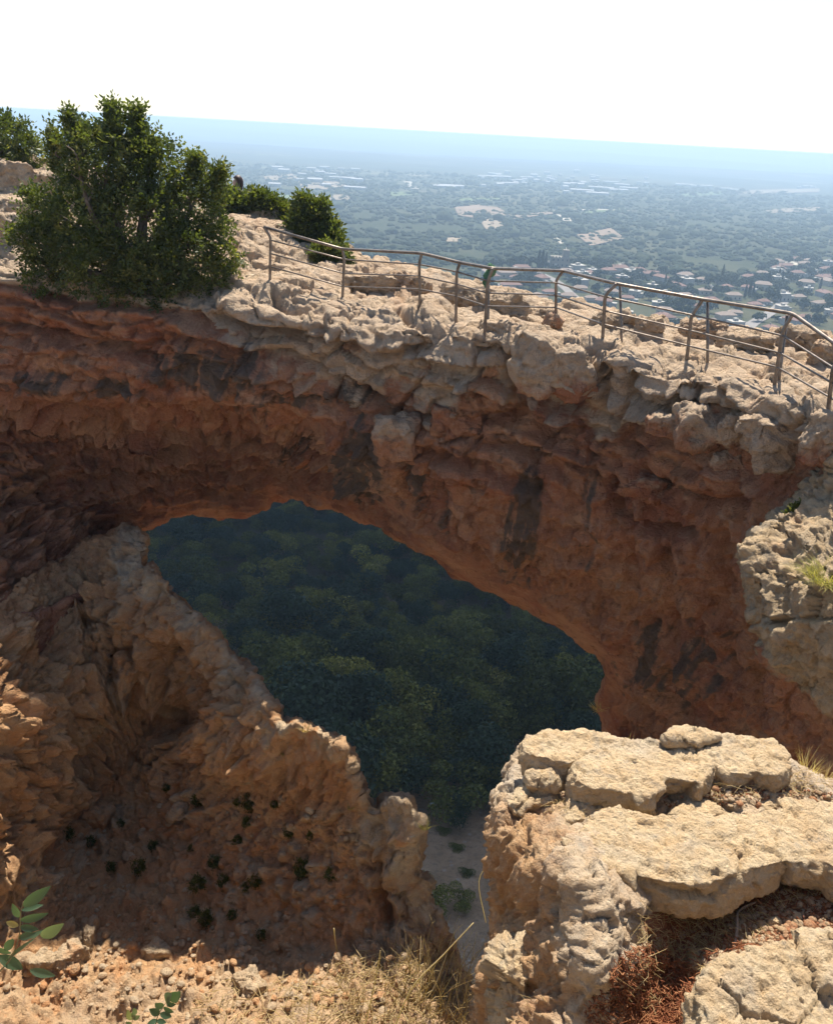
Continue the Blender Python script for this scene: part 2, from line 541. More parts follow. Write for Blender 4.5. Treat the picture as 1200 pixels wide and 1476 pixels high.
# the vault: behind the lip of the front band the rock steps back to a recessed ceiling
VAULT = [(-400,572),(0,566),(80,573),(150,577),(250,572),(300,569),(350,572),(400,584),(440,592),(466,606),(486,640),(512,676),(545,712),(578,742),(600,772),(625,792),(655,805),(700,826),(745,848),(790,874),(830,898),(862,926),(885,952),
         (900,1000),(880,1100),(700,1000),(300,900),(120,850),(0,910),(-150,1010),(-400,1100)]
VAULT_IN = Grid2(lambda X, Y: sstep(5, -9, poly_sdf(X, Y, VAULT) + ragged(X, Y, 3.5, 8)), -700, 1900, 300, 2100, 521, 361)
VAULT_BACK = Grid2(lambda X, Y: np.interp(X, [-400, 0, 150, 300, 420, 520, 600, 680, 900], [.4, .8, 2.0, 2.9, 2.9, 2.2, 1.2, .8, .5]) * sstep(0, -45, poly_sdf(X, Y, VAULT)) ** .35, -700, 1900, 300, 2100, 261, 181)
FACE_D0 = FACE_D
def FACE_D(px, py): return FACE_D0(px, py) + VAULT_IN(px, py) * VAULT_BACK(px, py)
TOP = RIM + [(388,402,16.6),(493,427,16.9),(604,437,16.4),(657,465,14.9),(697,478,14.3),(803,470,15.1),(868,487,14.3),(990,520,13),(1115,555,11.8),(1192,600,10.4),
  (330,312,20),(360,332,19.4),(420,362,19.5),(470,388,18.6),(345,395,17.2),(322,418,16.2),(20,248,22),(70,262,21.5),(10,330,19),(0,365,18),(150,330,20),(250,325,20),(150,290,22),
  (-200,240,22),(-250,330,19),(560,393,18.8),(640,415,18.3),(760,443,17.3),(900,466,16.2),(1050,490,15),(1190,500,14),(1300,560,13)]
_t = np.array([atY(*p) for p in TOP])
_top = TPS(_t[:, :2], _t[:, 2], 2e-3)
TOPZ = Grid2(lambda X, Y: np.clip(_top(X, Y), -4.6, -1.2), -13, 12, 8, 27, 126, 96)
_r = np.array([atY(*p) for p in RIM])
_r = _r[np.argsort(_r[:, 0])]
BACK_X = [-14,-8,-5.5,-3,-1,1,3,5,7,10]; BACK_Y = [25.5,24.5,22.8,21.6,20.3,19.2,18.0,16.9,15.6,14.4]
HOLE = [(-100,1150),(60,950),(150,830),(200,772),(225,757),(250,748),(270,741),(300,745),(330,746),(352,748),(366,741),(374,729),(400,720),(428,721),(455,730),(480,735),(520,752),(560,770),(585,782),(610,800),(650,822),
        (675,840),(700,852),(740,872),(770,890),(800,901),(840,930),(862,948),(872,962),(868,985),(860,1005),(862,1030),(866,1062),(880,1100),(900,1300),(900,1900),(-100,1900)]
HOLE_D = Grid2(lambda X, Y: poly_sdf(X, Y, HOLE) - 3 + ragged(X, Y, 5, 6), -700, 1900, 300, 2100, 521, 361)

def f_arch(x, y, z):
    px, py = project(x, y, z)
    return np.maximum(np.maximum(FACE_D(px, py) - y, z - TOPZ(x, y)), np.maximum(y - np.interp(x, BACK_X, BACK_Y), -HOLE_D(px, py) * y / FPX))

CRACKS = [  # beds and joints: points in the picture, half width and depth in metres
 ([(-30,418),(0,424),(60,440),(120,460),(165,468)], .05, .22), ([(-30,470),(60,476),(130,490),(210,493),(260,482)], .045, .2), ([(0,505),(80,512),(200,508),(300,505)], .03, .1),
 ([(310,457),(350,472),(395,481),(465,484),(500,500)], .06, .26), ([(255,481),(320,495),(370,508),(450,527),(480,545),(530,570),(565,592)], .05, .22),
 ([(250,502),(300,520),(345,535),(380,545),(440,548)], .05, .2), ([(500,497),(535,503),(575,509),(605,498),(640,475)], .07, .3), ([(463,470),(470,490),(500,500)], .05, .2),
 ([(535,470),(545,485),(540,500)], .035, .15), ([(570,455),(590,470),(640,470)], .035, .15), ([(395,430),(410,445),(460,455),(470,470)], .04, .2),
 ([(490,552),(535,572),(575,590),(610,601),(650,607),(692,607),(735,602),(757,589)], .07, .3), ([(727,498),(738,530),(745,556),(757,590)], .09, .4),
 ([(757,589),(780,605),(803,613),(860,618),(908,621),(926,650)], .05, .22), ([(692,637),(745,649),(827,666),(885,706)], .06, .25),
 ([(926,677),(967,700),(1013,717),(1077,723)], .06, .25), ([(572,695),(582,720),(599,747),(646,787),(692,805),(774,817)], .05, .2),
 ([(848,505),(858,530),(866,570),(880,590)], .07, .3), ([(967,535),(972,565),(980,600)], .05, .2), ([(1008,562),(1013,595)], .04, .18), ([(905,535),(910,580),(905,620)], .05, .2),
 ([(1040,560),(1046,575),(1060,590)], .04, .18), ([(870,590),(930,600),(975,602),(1020,600)], .05, .2), ([(880,690),(905,715),(885,735),(930,760),(1000,770)], .06, .3),
 ([(620,640),(612,690),(640,740),(650,775)], .035, .1), ([(330,545),(350,590),(345,600)], .03, .1), ([(160,470),(170,490),(160,510)], .03, .12), ([(380,470),(372,490)], .03, .12),
 ([(960,800),(975,870),(965,950),(985,1040)], .09, .18), ([(905,790),(915,850),(900,900)], .07, .12), ([(1050,760),(1040,850),(1060,960)], .08, .15)]

def carve(P, px, py, cracks, seed=0):
    """metres to sink the surface along the traced cracks"""
    d = np.zeros(len(P)); lift = np.zeros(len(P))
    wob = fbm(P, 3, 2.2, .6, seed); wob2 = fbm(P, 2, 1.0, .5, seed + 5)
    scale = P[:, 1] / FPX
    for pts, w, dep in cracks:
        a = np.array(pts, float)
        m = (px > a[:, 0].min() - 40) & (px < a[:, 0].max() + 40) & (py > a[:, 1].min() - 40) & (py < a[:, 1].max() + 40)
        if not m.any(): continue
        r = seg_dist(px[m] + wob[m] * 16, py[m] + wob2[m] * 14 + wob[m] * 9, a) * scale[m]
        d[m] = np.maximum(d[m], dep * np.exp(-(r / (1.35 * w)) ** 2) * (.8 + .5 * wob2[m]))
        if np.ptp(a[:, 0]) > 1.2 * np.ptp(a[:, 1]):      # along a bed the upper course stands proud of the one below
            o = np.argsort(a[:, 0]); side = np.interp(px[m], a[o, 0], a[o, 1]) - (py[m] + wob2[m] * 14 + wob[m] * 9)
            ends = sstep(a[:, 0].min() - 10, a[:, 0].min() + 25, px[m]) * sstep(a[:, 0].max() + 10, a[:, 0].max() - 25, px[m])
            lift[m] += ends * dep * (.42 * sstep(-3, 3, side) * np.exp(-np.maximum(side, 0) / 22) - .30 * sstep(3, -3, side) * np.exp(-np.maximum(-side, 0) / 16))
    return d - np.clip(lift, -.2, .2) * .8

def build_arch():
    V, Q = voxel(f_arch, (-12.5, 9.4, -14.5), (9.8, 25.4, -1.0), .07)
    V, Q = largest_piece(V, Q)
    V = relax(V, Q, 1, .5)
    V, Q = subdivide(V, Q)
    V = relax(V, Q, 1, .3)
    NN = normals(V, Q)
    pxa, pya = project(*V.T)
    seen = ((V[:, 1] < FACE_D0(pxa, pya) + 3.6) | (V[:, 2] > TOPZ(V[:, 0], V[:, 1]) - .5)) & (pxa > -330) & (pxa < 1500) & (V[:, 2] > -14.2)
    full = V; V = V[seen]; N = NN[seen]; px, py = pxa[seen], pya[seen]
    x, y, z = V.T
    P = V.astype(np.float32)
    rimz = np.interp(x, _r[:, 0], _r[:, 2]); rimy = np.interp(x, _r[:, 0], _r[:, 1])
    n0 = fbm(P, 3, .5, .5, 1); n1 = fbm(P, 3, 1.5, .55, 2); n3 = fbm(P, 3, 9., .6, 4)
    front = sstep(-.2, .2, (rimy + 0.15 - y) + (rimz - z - .2) * 4)      # 1 on the face, 0 on the walkway
    top = 1 - front
    rec = VAULT_IN(px, py) * sstep(720, 560, px) * front
    wall = sstep(620, 720, px) * sstep(640, 740, py)
    blk = sstep(-1.15, -.45, z - rimz - .25 * n0) * sstep(250, 420, px) * front
    L = z + .10 * x + .30 * n0 + .07 * n1                      # height across the beds
    W = np.stack([x, y, L * 1.0], 1)
    # beds: hard bands and soft ones, thin and thick
    lay = perlin(np.stack([x * .16, y * .16, L * 2.4], 1), 11); lay2 = perlin(np.stack([x * .4, y * .4, L * 6.5], 1), 12)
    bed = .17 * np.tanh(lay * 9) + .06 * np.tanh(lay2 * 8)
    d = .15 * n0 + .05 * n1 + .030 * n3 + bed * (1 - .6 * wall) * (1 - .5 * rec) * (1 - .88 * top)
    # broken blocks: large, middle, small; flattened along the beds
    wob = .22 * np.stack([n1, n0, n1 * .6], 1)
    fA, gA, cA = facet(W * np.array([.75, .75, 1.25], np.float32) + wob * .8, 21)
    fB, gB, cB = facet(W * np.array([1.9, 1.9, 2.9], np.float32) + wob, 22)
    fC, gC, cC = facet(W * np.array([5., 5., 7.], np.float32) + wob * 1.5, 23)
    big = (.46 + .50 * blk) * (1 - .70 * wall) * (1 - .45 * top)
    d += big * (.30 * fA + (cA - .5) * .26 - .24 * (1 - sstep(0, .05, gA)))
    d += (1 - .45 * wall) * (1 - .55 * np.maximum(top, sstep(-1.1, -.5, z - rimz) * sstep(250, 420, px))) * (.15 * fB + (cB - .5) * .11 - .07 * (1 - sstep(0, .07, gB)) * (cB > .3)) * (1 + .3 * rec)
    d += (.050 * fC + (cC - .5) * .026) * (1 - .3 * wall) * (1 - .5 * top)
    # flutes and scoops of the right wall
    fl = fbm(np.stack([x * 1.3 + .5 * n0, y * 1.1, z * .26], 1), 3, 1., .55, 31, True)
    d += wall * (.34 * (fl - .35) + .10 * fbm(np.stack([x * 4.0 + .5 * n1, y * 3, z * 1.1], 1), 3, 1., .6, 33, True) - .04)
    # flaky, scooped ceiling
    Wc = np.stack([x * 1.0 + .9 * n0, y * 1.0, z * 2.5 + .9 * n0 + .3 * x], 1)
    sc = fbm(Wc, 4, 1.25, .6, 41, True)
    fD, gD, cD = facet(Wc * np.array([1.5, 1.5, 1.5], np.float32) + .3 * n1[:, None], 42)
    lc = perlin(np.stack([x * .55, y * .25, z * 2.9 + .9 * n0 + .35 * n1 + .25 * x], 1), 47); lc2 = perlin(np.stack([x * 1.3, y * .5, z * 7. + 1.2 * n0 + .5 * x], 1), 48)
    d += rec * (.30 * (sc - .3) + .12 * fD + .10 * (cD - .5) + .20 * np.tanh(lc * 6) + .09 * np.tanh(lc2 * 6))
    d -= 1.5 * carve(P, px, py, CRACKS, 51) * sstep(-1, .2, FACE_D(px, py) + 1.3 - y)
    # ledges and joints of the walkway
    fT, gT, cT = facet(np.stack([x * .8 + .3 * n1, y * 1.4 + .3 * n0, z * 2.], 1), 44)
    d += top * (.045 * np.tanh(8 * perlin(np.stack([x * .5, y * .8, z * 4], 1), 45)) + .07 * fT + (cT - .5) * .09 - .10 * (1 - sstep(0, .05, gT)))
    vi = VAULT_IN(px, py)
    d *= (1 - 2.6 * vi * (1 - vi)) * (.25 + .75 * sstep(2, 55, HOLE_D(px, py)))
    full[seen] = V + N * (d * sstep(-14.2, -12.8, z))[:, None]
    # colour zones
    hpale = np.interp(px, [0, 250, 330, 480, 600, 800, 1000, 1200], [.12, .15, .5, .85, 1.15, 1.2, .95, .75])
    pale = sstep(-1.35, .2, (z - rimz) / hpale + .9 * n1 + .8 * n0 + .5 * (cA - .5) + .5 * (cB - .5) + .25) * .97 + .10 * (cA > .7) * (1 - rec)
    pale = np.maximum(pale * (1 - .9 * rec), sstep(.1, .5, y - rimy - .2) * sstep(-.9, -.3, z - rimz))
    streak = fbm(np.stack([x * 5.5, y * 1.5, z * .5], 1), 3, 1., .65, 46)
    stain_shade = gauss(px, py, [(752,740,26,85,1),(735,790,22,50,.8),(848,715,14,75,.75),(520,660,36,75,.95),(290,530,110,38,1),(170,560,70,22,.8),(50,550,80,18,.7),(460,575,120,16,.8),
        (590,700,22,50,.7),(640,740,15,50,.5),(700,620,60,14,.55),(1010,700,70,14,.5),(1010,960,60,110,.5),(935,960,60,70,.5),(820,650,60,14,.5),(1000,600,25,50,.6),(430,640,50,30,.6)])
    stain_shade = np.clip(stain_shade * (.92 + 1.5 * streak) + .22 * n0 + .55 * np.clip(streak, 0, 1) * wall + .25 * np.clip(streak, 0, 1) * front, 0, 1)
    pa, sa = np.zeros(len(full)), np.zeros(len(full)); pa[seen] = pale; sa[seen] = stain_shade
    V, pale, stain_shade = full, pa, sa
    o = finish('rock_arch', V, Q, {'pale': pale, 'stain_shade': stain_shade}, M['arch'])
    return tag(o, 'huge natural arch of red limestone carrying the railed walkway over the opening', 'rock arch')
ARCH = build_arch()
print('arch', time.time() - T0, len(ARCH.data.vertices))

# ---- the cliff under the arch's left end, with the conglomerate slope
CLIFF = [(205,765,16.6),(215,820,15.0),(270,870,14.4),(320,930,13.5),(370,980,12.6),(400,1040,11.4),(430,1045,11.1),(490,1065,10.9),(520,1120,10.8),(540,1165,10.6),(575,1150,10.3),(605,1180,10.1),(612,1250,10.0),(640,1330,9.7),(660,1400,9.4),
  (110,790,16.6),(0,850,14.0),(-150,900,11.6),(0,930,12.6),(100,900,14.6),(180,900,14.6),(165,820,15.6),(0,1000,11.4),(100,1000,13.3),(200,1000,14.0),(235,1045,14.4),(180,1060,14.0),(300,1055,12.7),(50,1100,11.7),(150,1120,13.6),(250,1120,13.2),(350,1130,12.0),(450,1130,11.4),(480,1100,11.2),
  (-150,1000,9.6),(-150,1200,8.6),(0,1200,10.4),(20,1250,10.2),(100,1200,12.3),(200,1220,12.3),(300,1250,11.4),(400,1250,11.0),(500,1260,10.4),(570,1280,10.1),
  (0,1300,9.9),(100,1320,10.4),(200,1350,10.3),(300,1380,9.8),(400,1400,9.4),(500,1400,9.1),(580,1400,8.9),
  (0,1400,9.0),(100,1430,8.9),(200,1440,8.8),(300,1455,8.3),(450,1470,7.9),(600,1480,7.8),(0,1550,7.6),(300,1560,7.4),(600,1580,7.8),(750,1500,7.6),(720,1380,8.6),(-200,1500,7),(300,1800,5.6),(700,1800,5.8)]
CLIFF_D = depth_grid(CLIFF, 5, 19)
CLIFF_O = [(-600,1100),(-150,960),(0,872),(50,828),(110,790),(150,772),(185,766),(208,768),(214,790),(208,812),(222,822),(240,845),(262,856),(280,880),(300,905),(322,932),(345,955),(368,975),(385,1000),(398,1030),(405,1042),(430,1045),(458,1052),(480,1060),(499,1082),(509,1108),(519,1125),(531,1148),(538,1176),(545,1156),(570,1150),(588,1158),
           (605,1178),(611,1200),(606,1228),(603,1255),(611,1268),(621,1272),(617,1290),(630,1315),(646,1340),(660,1385),(690,1440),(760,1520),(760,2000),(-600,2000)]
CLIFF_S = Grid2(lambda X, Y: poly_sdf(X, Y, CLIFF_O) + ragged(X, Y, 7, 3), -700, 1900, 300, 2100, 651, 451)

def f_cliff(x, y, z):
    px, py = project(x, y, z)
    D = CLIFF_D(px, py)
    return np.maximum(np.maximum(D - y, y - D - 2.6), CLIFF_S(px, py) * y / FPX)

def build_cliff():
    V, Q = voxel(f_cliff, (-11.5, 5.6, -17), (3.5, 20, -3.2), .07)
    V, Q = largest_piece(V, Q)
    V = relax(V, Q, 1, .5)
    V, Q = subdivide(V, Q)
    V = relax(V, Q, 1, .4)
    NN = normals(V, Q)
    pxa, pya = project(*V.T)
    seen = (V[:, 1] < CLIFF_D(pxa, pya) + 1.6) & (pxa > -260) & (pya < 1700)
    full = V; V = V[seen]; N = NN[seen]; px, py = pxa[seen], pya[seen]; x, y, z = V.T
    P = V.astype(np.float32)
    n0 = fbm(P, 3, .6, .5, 101); n1 = fbm(P, 3, 1.7, .55, 102); n2 = fbm(P, 3, 5.5, .6, 103, True); n3 = fbm(P, 3, 12., .6, 104)
    deb = sstep(-40, 40, py - np.interp(px, [-200, 60, 150, 350, 480, 620], [1500, 1230, 1130, 1110, 1190, 1380])) * (1 - .35 * sstep(440, 560, px))
    d = .22 * n0 + .12 * n1 + .05 * (n2 - .4) + .035 * n3
    wob = .25 * np.stack([n1, n0, n1 * .5], 1)
    R = np.stack([x * 1.0 + y * .5, y * .8 - x * .3, z * .75 - .45 * x], 1)       # ribs lean down to the left
    fA, gA, cA = facet(R * np.array([1.3, 1.3, .9], np.float32) + wob, 111)
    fB, gB, cB = facet(R * np.array([3.2, 3.2, 2.4], np.float32) + wob, 112)
    fC, gC, cC = facet(P * 7.5 + wob, 113)
    ex = 1 - deb
    rim_ = sstep(0, 70, -CLIFF_S(px, py))
    d += ex * (.35 + .65 * rim_) * (.24 * fA + (cA - .5) * .22 - .16 * (1 - sstep(0, .06, gA)) + .15 * fB + (cB - .5) * .13 - .06 * (1 - sstep(0, .08, gB)) * (cB > .4)) + (.05 * fC + (cC - .5) * .03)
    F1, F2, cid = worley((P + .12 * np.stack([n1, n0, n2 * .3], 1)) * 2.6, 114)
    G1, G2, gid = worley(P * 5.6 + 3, 115)
    stone = np.clip(.55 - F1, 0, 1) * (cid > .55) * .50
    small = np.clip(.55 - G1, 0, 1) * (gid > .35) * .24 * (1 - .75 * sstep(1330, 1400, py))
    d += deb * (stone + small - .12 * np.clip(.5 - G1, 0, 1) * (gid < .12) + .10 * fB) - .04 * deb
    rb = fbm(np.stack([x * 1.6 + y * .9 + .6 * n0, z * .42 - .35 * x, y * .7], 1), 4, 1., .58, 121, True)
    d += ex * (.30 + .70 * rim_) * .56 * (rb - .3)
    rb2 = fbm(np.stack([x * 3.2 + y * 2 + .8 * n1, z * 1.1 - .8 * x, y * 1.4], 1), 4, 1., .6, 122, True)
    d += ex * .20 * (rb2 - .3)
    hol = gauss(px, py, [(238,1040,75,22,.30),(265,870,26,16,.3),(150,960,18,40,.3),(110,1090,60,20,.25),(330,1010,18,22,.25)])
    d -= hol
    d -= carve(P, px, py, [([(541,1165),(548,1210),(552,1270),(560,1330)], .06, .32), ([(400,1045),(408,1100),(440,1180)], .05, .1), ([(500,1085),(497,1150),(520,1230)], .05, .12),
        ([(350,965),(340,1010),(300,1040)], .06, .25), ([(205,815),(190,850),(200,900),(175,940)], .06, .3)], 131)
    d = d * (.62 + .38 * sstep(0, 60, -CLIFF_S(px, py))) - .05
    full[seen] = V + N * d[:, None]
    edge = -CLIFF_S(px, py)
    pale = np.clip(sstep(60, -10, edge + 90 * n1 + 60 * n0) * .7 * sstep(150, 190, px) + .16 + .3 * n1 + .36 * sstep(1350, 1440, py - 40 * n0 + 20 * (px > 420)) + .4 * gauss(px, py, [(190,820,30,70,1),(560,1350,120,60,.6)]), 0, 1)  # includes sunlight painted as a paler strip beside the opening
    pale = pale + deb * ((cid > .5) * np.clip(.5 - F1, 0, 1) * 1.2 + (gid > .6) * np.clip(.5 - G1, 0, 1) * 1.0 + .12)
    stain_shade = gauss(px, py, [(60,1330,90,80,.4),(330,1200,160,110,.25),(238,1045,80,30,.35),(250,1120,90,40,.25)]) * (.8 + n0)  # darker in the hollow and over parts of the slope
    pa, sa = np.zeros(len(full)), np.zeros(len(full)); pa[seen] = pale; sa[seen] = stain_shade
    och = np.zeros(len(full)); och[seen] = np.clip(ex * (.34 + .9 * n1) + .5 * sstep(1320, 1380, py), 0, 1)
    V, pale, stain_shade = full, pa, sa
    o = finish('cliff_wall', V, Q, {'pale': pale, 'stain_shade': stain_shade, 'ochre': och}, M['cliff'])
    return tag(o, 'tall ochre cliff wall with pebbly slope left of the opening, rising under the arch', 'cliff')
CLIFFO = build_cliff()
print('cliff', time.time() - T0, len(CLIFFO.data.vertices))

# ---- the sunlit ledge at the right edge
LEDGE = [(1180,660,10.2),(1110,760,9.9),(1062,805,9.5),(1150,800,9.1),(1200,780,8.9),(1090,870,9.1),(1200,880,8.1),(1130,905,8.6),(1112,950,8.8),(1200,950,8.1),(1200,1100,8.5),(1130,1080,9.1),(1150,700,10.2),(1200,700,9.9),(1300,700,9.4),
         (1300,850,7.8),(1300,1000,7.6),(1250,1250,8.6),(1400,1250,8),(1400,800,7.4),(1100,830,9.2),(1120,1150,9.6)]
LEDGE_D = depth_grid(LEDGE, 6.5, 12)
LEDGE_O = [(1300,640),(1195,660),(1175,694),(1140,722),(1110,744),(1090,772),(1076,800),(1078,828),(1080,850),(1092,872),(1094,890),(1104,930),(1108,980),(1120,1040),(1150,1110),(1200,1160),(1300,1260),(1600,1300),(1600,600)]
LEDGE_S = Grid2(lambda X, Y: poly_sdf(X, Y, LEDGE_O) + ragged(X, Y, 6, 4), -700, 1900, 300, 2100, 651, 451)
def f_ledge(x, y, z):
    px, py = project(x, y, z)
    D = LEDGE_D(px, py)
    return np.maximum(np.maximum(D - y, y - D - 2.2), LEDGE_S(px, py) * y / FPX)
def build_ledge():
    V, Q = voxel(f_ledge, (2.5, 6.3, -11), (8.5, 13, -2.8), .055)
    V, Q = largest_piece(V, Q)
    V = relax(V, Q, 1, .5); V, Q = subdivide(V, Q); V = relax(V, Q, 1, .4)
    N = normals(V, Q); px, py = project(*V.T); x, y, z = V.T
    P = V.astype(np.float32)
    n0 = fbm(P, 3, .9, .5, 201); n1 = fbm(P, 4, 2.5, .55, 202); n2 = fbm(P, 3, 7., .55, 203, True); n3 = fbm(P, 3, 18., .55, 204)
    fA, gA, cA = facet(P * np.array([1.7, 1.7, 2.8], np.float32) + .4 * n1[:, None], 211); fB, gB, cB = facet(P * np.array([4.5, 4.5, 6.5], np.float32) + .3 * n1[:, None], 212)
    d = .12 * n0 + .07 * n1 + .05 * (n2 - .4) + .03 * n3 + .10 * fA + (cA - .5) * .13 - .07 * (1 - sstep(0, .06, gA)) + .05 * fB + (cB - .5) * .04
    V = V + N * d[:, None]
    up = sstep(-40, 30, np.interp(px, [1060, 1090, 1110, 1150, 1200, 1300], [850, 905, 945, 985, 1010, 1025]) - py + 40 * n1 + 20 * n0)
    stain_shade = gauss(px, py, [(1105,800,24,36,.55)])  # shade under the overhanging block, painted in as a grey patch
    o = finish('rock_ledge', V, Q, {'pale': up * .95, 'stain_shade': stain_shade}, M['ledge'])
    return tag(o, 'rough pale limestone ledge at the right edge with a yellow grass clump growing on it', 'rock ledge')
M['ledge'] = rock_material('ledge_limestone', (.40, .17, .09), (.48, .26, .145), (.54, .41, .26), (.46, .33, .19), (.38, .32, .25), 1.8)
LEDGEO = build_ledge()
print('ledge', time.time() - T0)

# ---- the outcrop at the photographer's feet: its body
def zpts(l): return [(px, py, float(atZ(px, py, z)[1])) for px, py, z in l]
OUT = zpts([(760,1075,-2.80),(860,1080,-2.72),(1000,1085,-2.69),(1130,1112,-2.72),(1200,1145,-2.82),(1300,1160,-2.8),(735,1130,-2.86),(850,1150,-2.74),(1000,1150,-2.735),(1120,1150,-2.73),(800,1190,-2.80),(900,1200,-2.80),(1000,1200,-2.80),(1200,1200,-2.8),
            (1300,1250,-2.8),(1000,1330,-2.93),(1120,1320,-2.86),(1200,1310,-2.82),(950,1400,-3.0),(930,1470,-3.05),(1000,1420,-2.95),(1200,1440,-2.75),(1400,1400,-2.7),(1100,1440,-2.8),(1000,1700,-2.6),(1300,1700,-2.5)]) + [
       (712,1170,3.02),(715,1250,2.92),(718,1330,2.85),(760,1250,2.72),(770,1330,2.58),(800,1280,2.50),(830,1240,2.50),(850,1320,2.30),(880,1400,2.14),(850,1460,2.08),(760,1430,2.32),(740,1390,2.45),(720,1400,2.5),(705,1450,2.45),(780,1500,2.05),(800,1700,1.8),(700,1700,2.1)]
OUT_D = depth_grid(OUT, 1.4, 4.2, 1e-5)
OUT_O = [(758,1070),(750,1090),(736,1108),(730,1122),(724,1150),(720,1190),(724,1240),(727,1300),(725,1368),(736,1358),(730,1385),(720,1402),(714,1425),(707,1450),(702,1476),(664,1900),(1700,1900),(1700,1160),(1240,1140),(1180,1125),(1140,1100),(1080,1088),(960,1075),(860,1066),(790,1060)]
OUT_S = Grid2(lambda X, Y: poly_sdf(X, Y, OUT_O) + ragged(X, Y, 4, 5), 500, 1800, 900, 2000, 651, 551)
def f_out(x, y, z):
    px, py = project(x, y, z)
    D = OUT_D(px, py)
    f = np.maximum(D - y, OUT_S(px, py) * y / FPX)
    return np.maximum(f, np.maximum(y - 3.95 - .12 * x, -(z + 5.2)))
def build_outcrop():
    V, Q = voxel(f_out, (-.1, 1.25, -5.25), (3.6, 4.6, -2.2), .022)
    V, Q = largest_piece(V, Q)
    V = relax(V, Q, 2, .5); V, Q = subdivide(V, Q); V = relax(V, Q, 1, .4)
    N = normals(V, Q); px, py = project(*V.T); x, y, z = V.T
    P = V.astype(np.float32)
    n0 = fbm(P, 3, 2.0, .5, 301); n1 = fbm(P, 4, 6., .55, 302); n2 = fbm(P, 3, 16., .55, 303, True); n3 = fbm(P, 3, 45., .55, 304)
    fA, gA, cid = facet(P * np.array([5., 5., 7.], np.float32) + .35 * n1[:, None], 311); fB, gB, cB = facet(P * np.array([14., 14., 18.], np.float32) + .3 * n1[:, None], 313)
    G1, G2, gid = worley(P * 19. + .3 * n1[:, None], 312)
    soil = gauss(px, py, [(1060,1330,150,48,1.2),(950,1440,60,50,1.2),(1180,1300,80,45,1.2),(1060,1138,120,16,.8)])
    soil = sstep(.35, .7, soil + .3 * n1)
    rk = 1 - soil
    left = sstep(870, 770, px + 40 * n1 + 50 * n0) * sstep(1100, 1215, py + 40 * n0)
    d = rk * (.035 * n0 + .022 * n1 + .016 * (n2 - .4) + .008 * n3 + .028 * fA + (cid - .5) * .030 * (1 - left) - .022 * (1 - left) * (1 - sstep(0, .06, gA)) + .011 * fB + .008 * (cB - .5))
    str_ = fbm(np.stack([x * 9, y * 9, z * 1.6], 1), 4, 1., .55, 321, True)
    d += left * (.085 * (str_ - .3) + .03 * fbm(np.stack([x * 22, y * 22, z * 4], 1), 3, 1., .6, 322, True))
    d += soil * (.012 * n1 + .02 * np.clip(.6 - G1, 0, 1) + .004 * n3)
    V = V + N * d[:, None]
    stain_shade = gauss(px, py, [(820,1300,50,60,.55),(770,1440,30,25,.6),(860,1250,60,30,.5),(900,1400,40,60,.5),(850,1440,50,40,.5)]) * (.7 + n0)
    o = finish('rock_outcrop', V, Q, {'pale': rk, 'stain_shade': stain_shade, 'ochre': np.clip(left * .78 * (1 - gauss(px, py, [(740,1130,40,40,1)])) + .12, 0, 1) * rk}, M['outcrop'])
    return tag(o, 'big pale limestone outcrop with sheer left side at the bottom right, carrying slabs', 'rock outcrop')
def outcrop_material():
    m = rock_material('outcrop_limestone', (.26, .095, .045), (.36, .17, .085), (.64, .50, .34), (.57, .41, .255), (.44, .39, .32), 3.2)
    return m
M['outcrop'] = outcrop_material()
OUTO = build_outcrop()
print('outcrop', time.time() - T0, len(OUTO.data.vertices))
# ------------------------------------------------------------------ loose boulders and slabs
_bv = {}
def bvh(o):
    if o.name not in _bv:
        me = o.data
        n = len(me.vertices); v = np.empty(n * 3, np.float32); me.vertices.foreach_get('co', v)
        m = len(me.polygons); q = np.empty(m * 4, np.int32); me.loops.foreach_get('vertex_index', q)
        _bv[o.name] = BVHTree.FromPolygons(v.reshape(-1, 3).tolist(), q.reshape(-1, 4).tolist())
    return _bv[o.name]

def hit(o, px, py):
    """where the line of sight through a picture point meets a rock, or None"""
    r = Vector(tuple(float(c) for c in ray(px, py))).normalized()
    loc, *_ = bvh(o).ray_cast(Vector((0, 0, 0)), r)
    return loc

def drop(o, x, y, z=2.0):
    loc, *_ = bvh(o).ray_cast(Vector((x, y, z)), Vector((0, 0, -1)))
    return loc

_ico = {}
def icosphere(n):
    if n not in _ico:
        bm = bmesh.new(); bmesh.ops.create_icosphere(bm, subdivisions=n, radius=1)
        V = np.array([v.co[:] for v in bm.verts]); F = np.array([[v.index for v in f.verts] for f in bm.faces]); bm.free()
        _ico[n] = (V, F)
    return _ico[n]

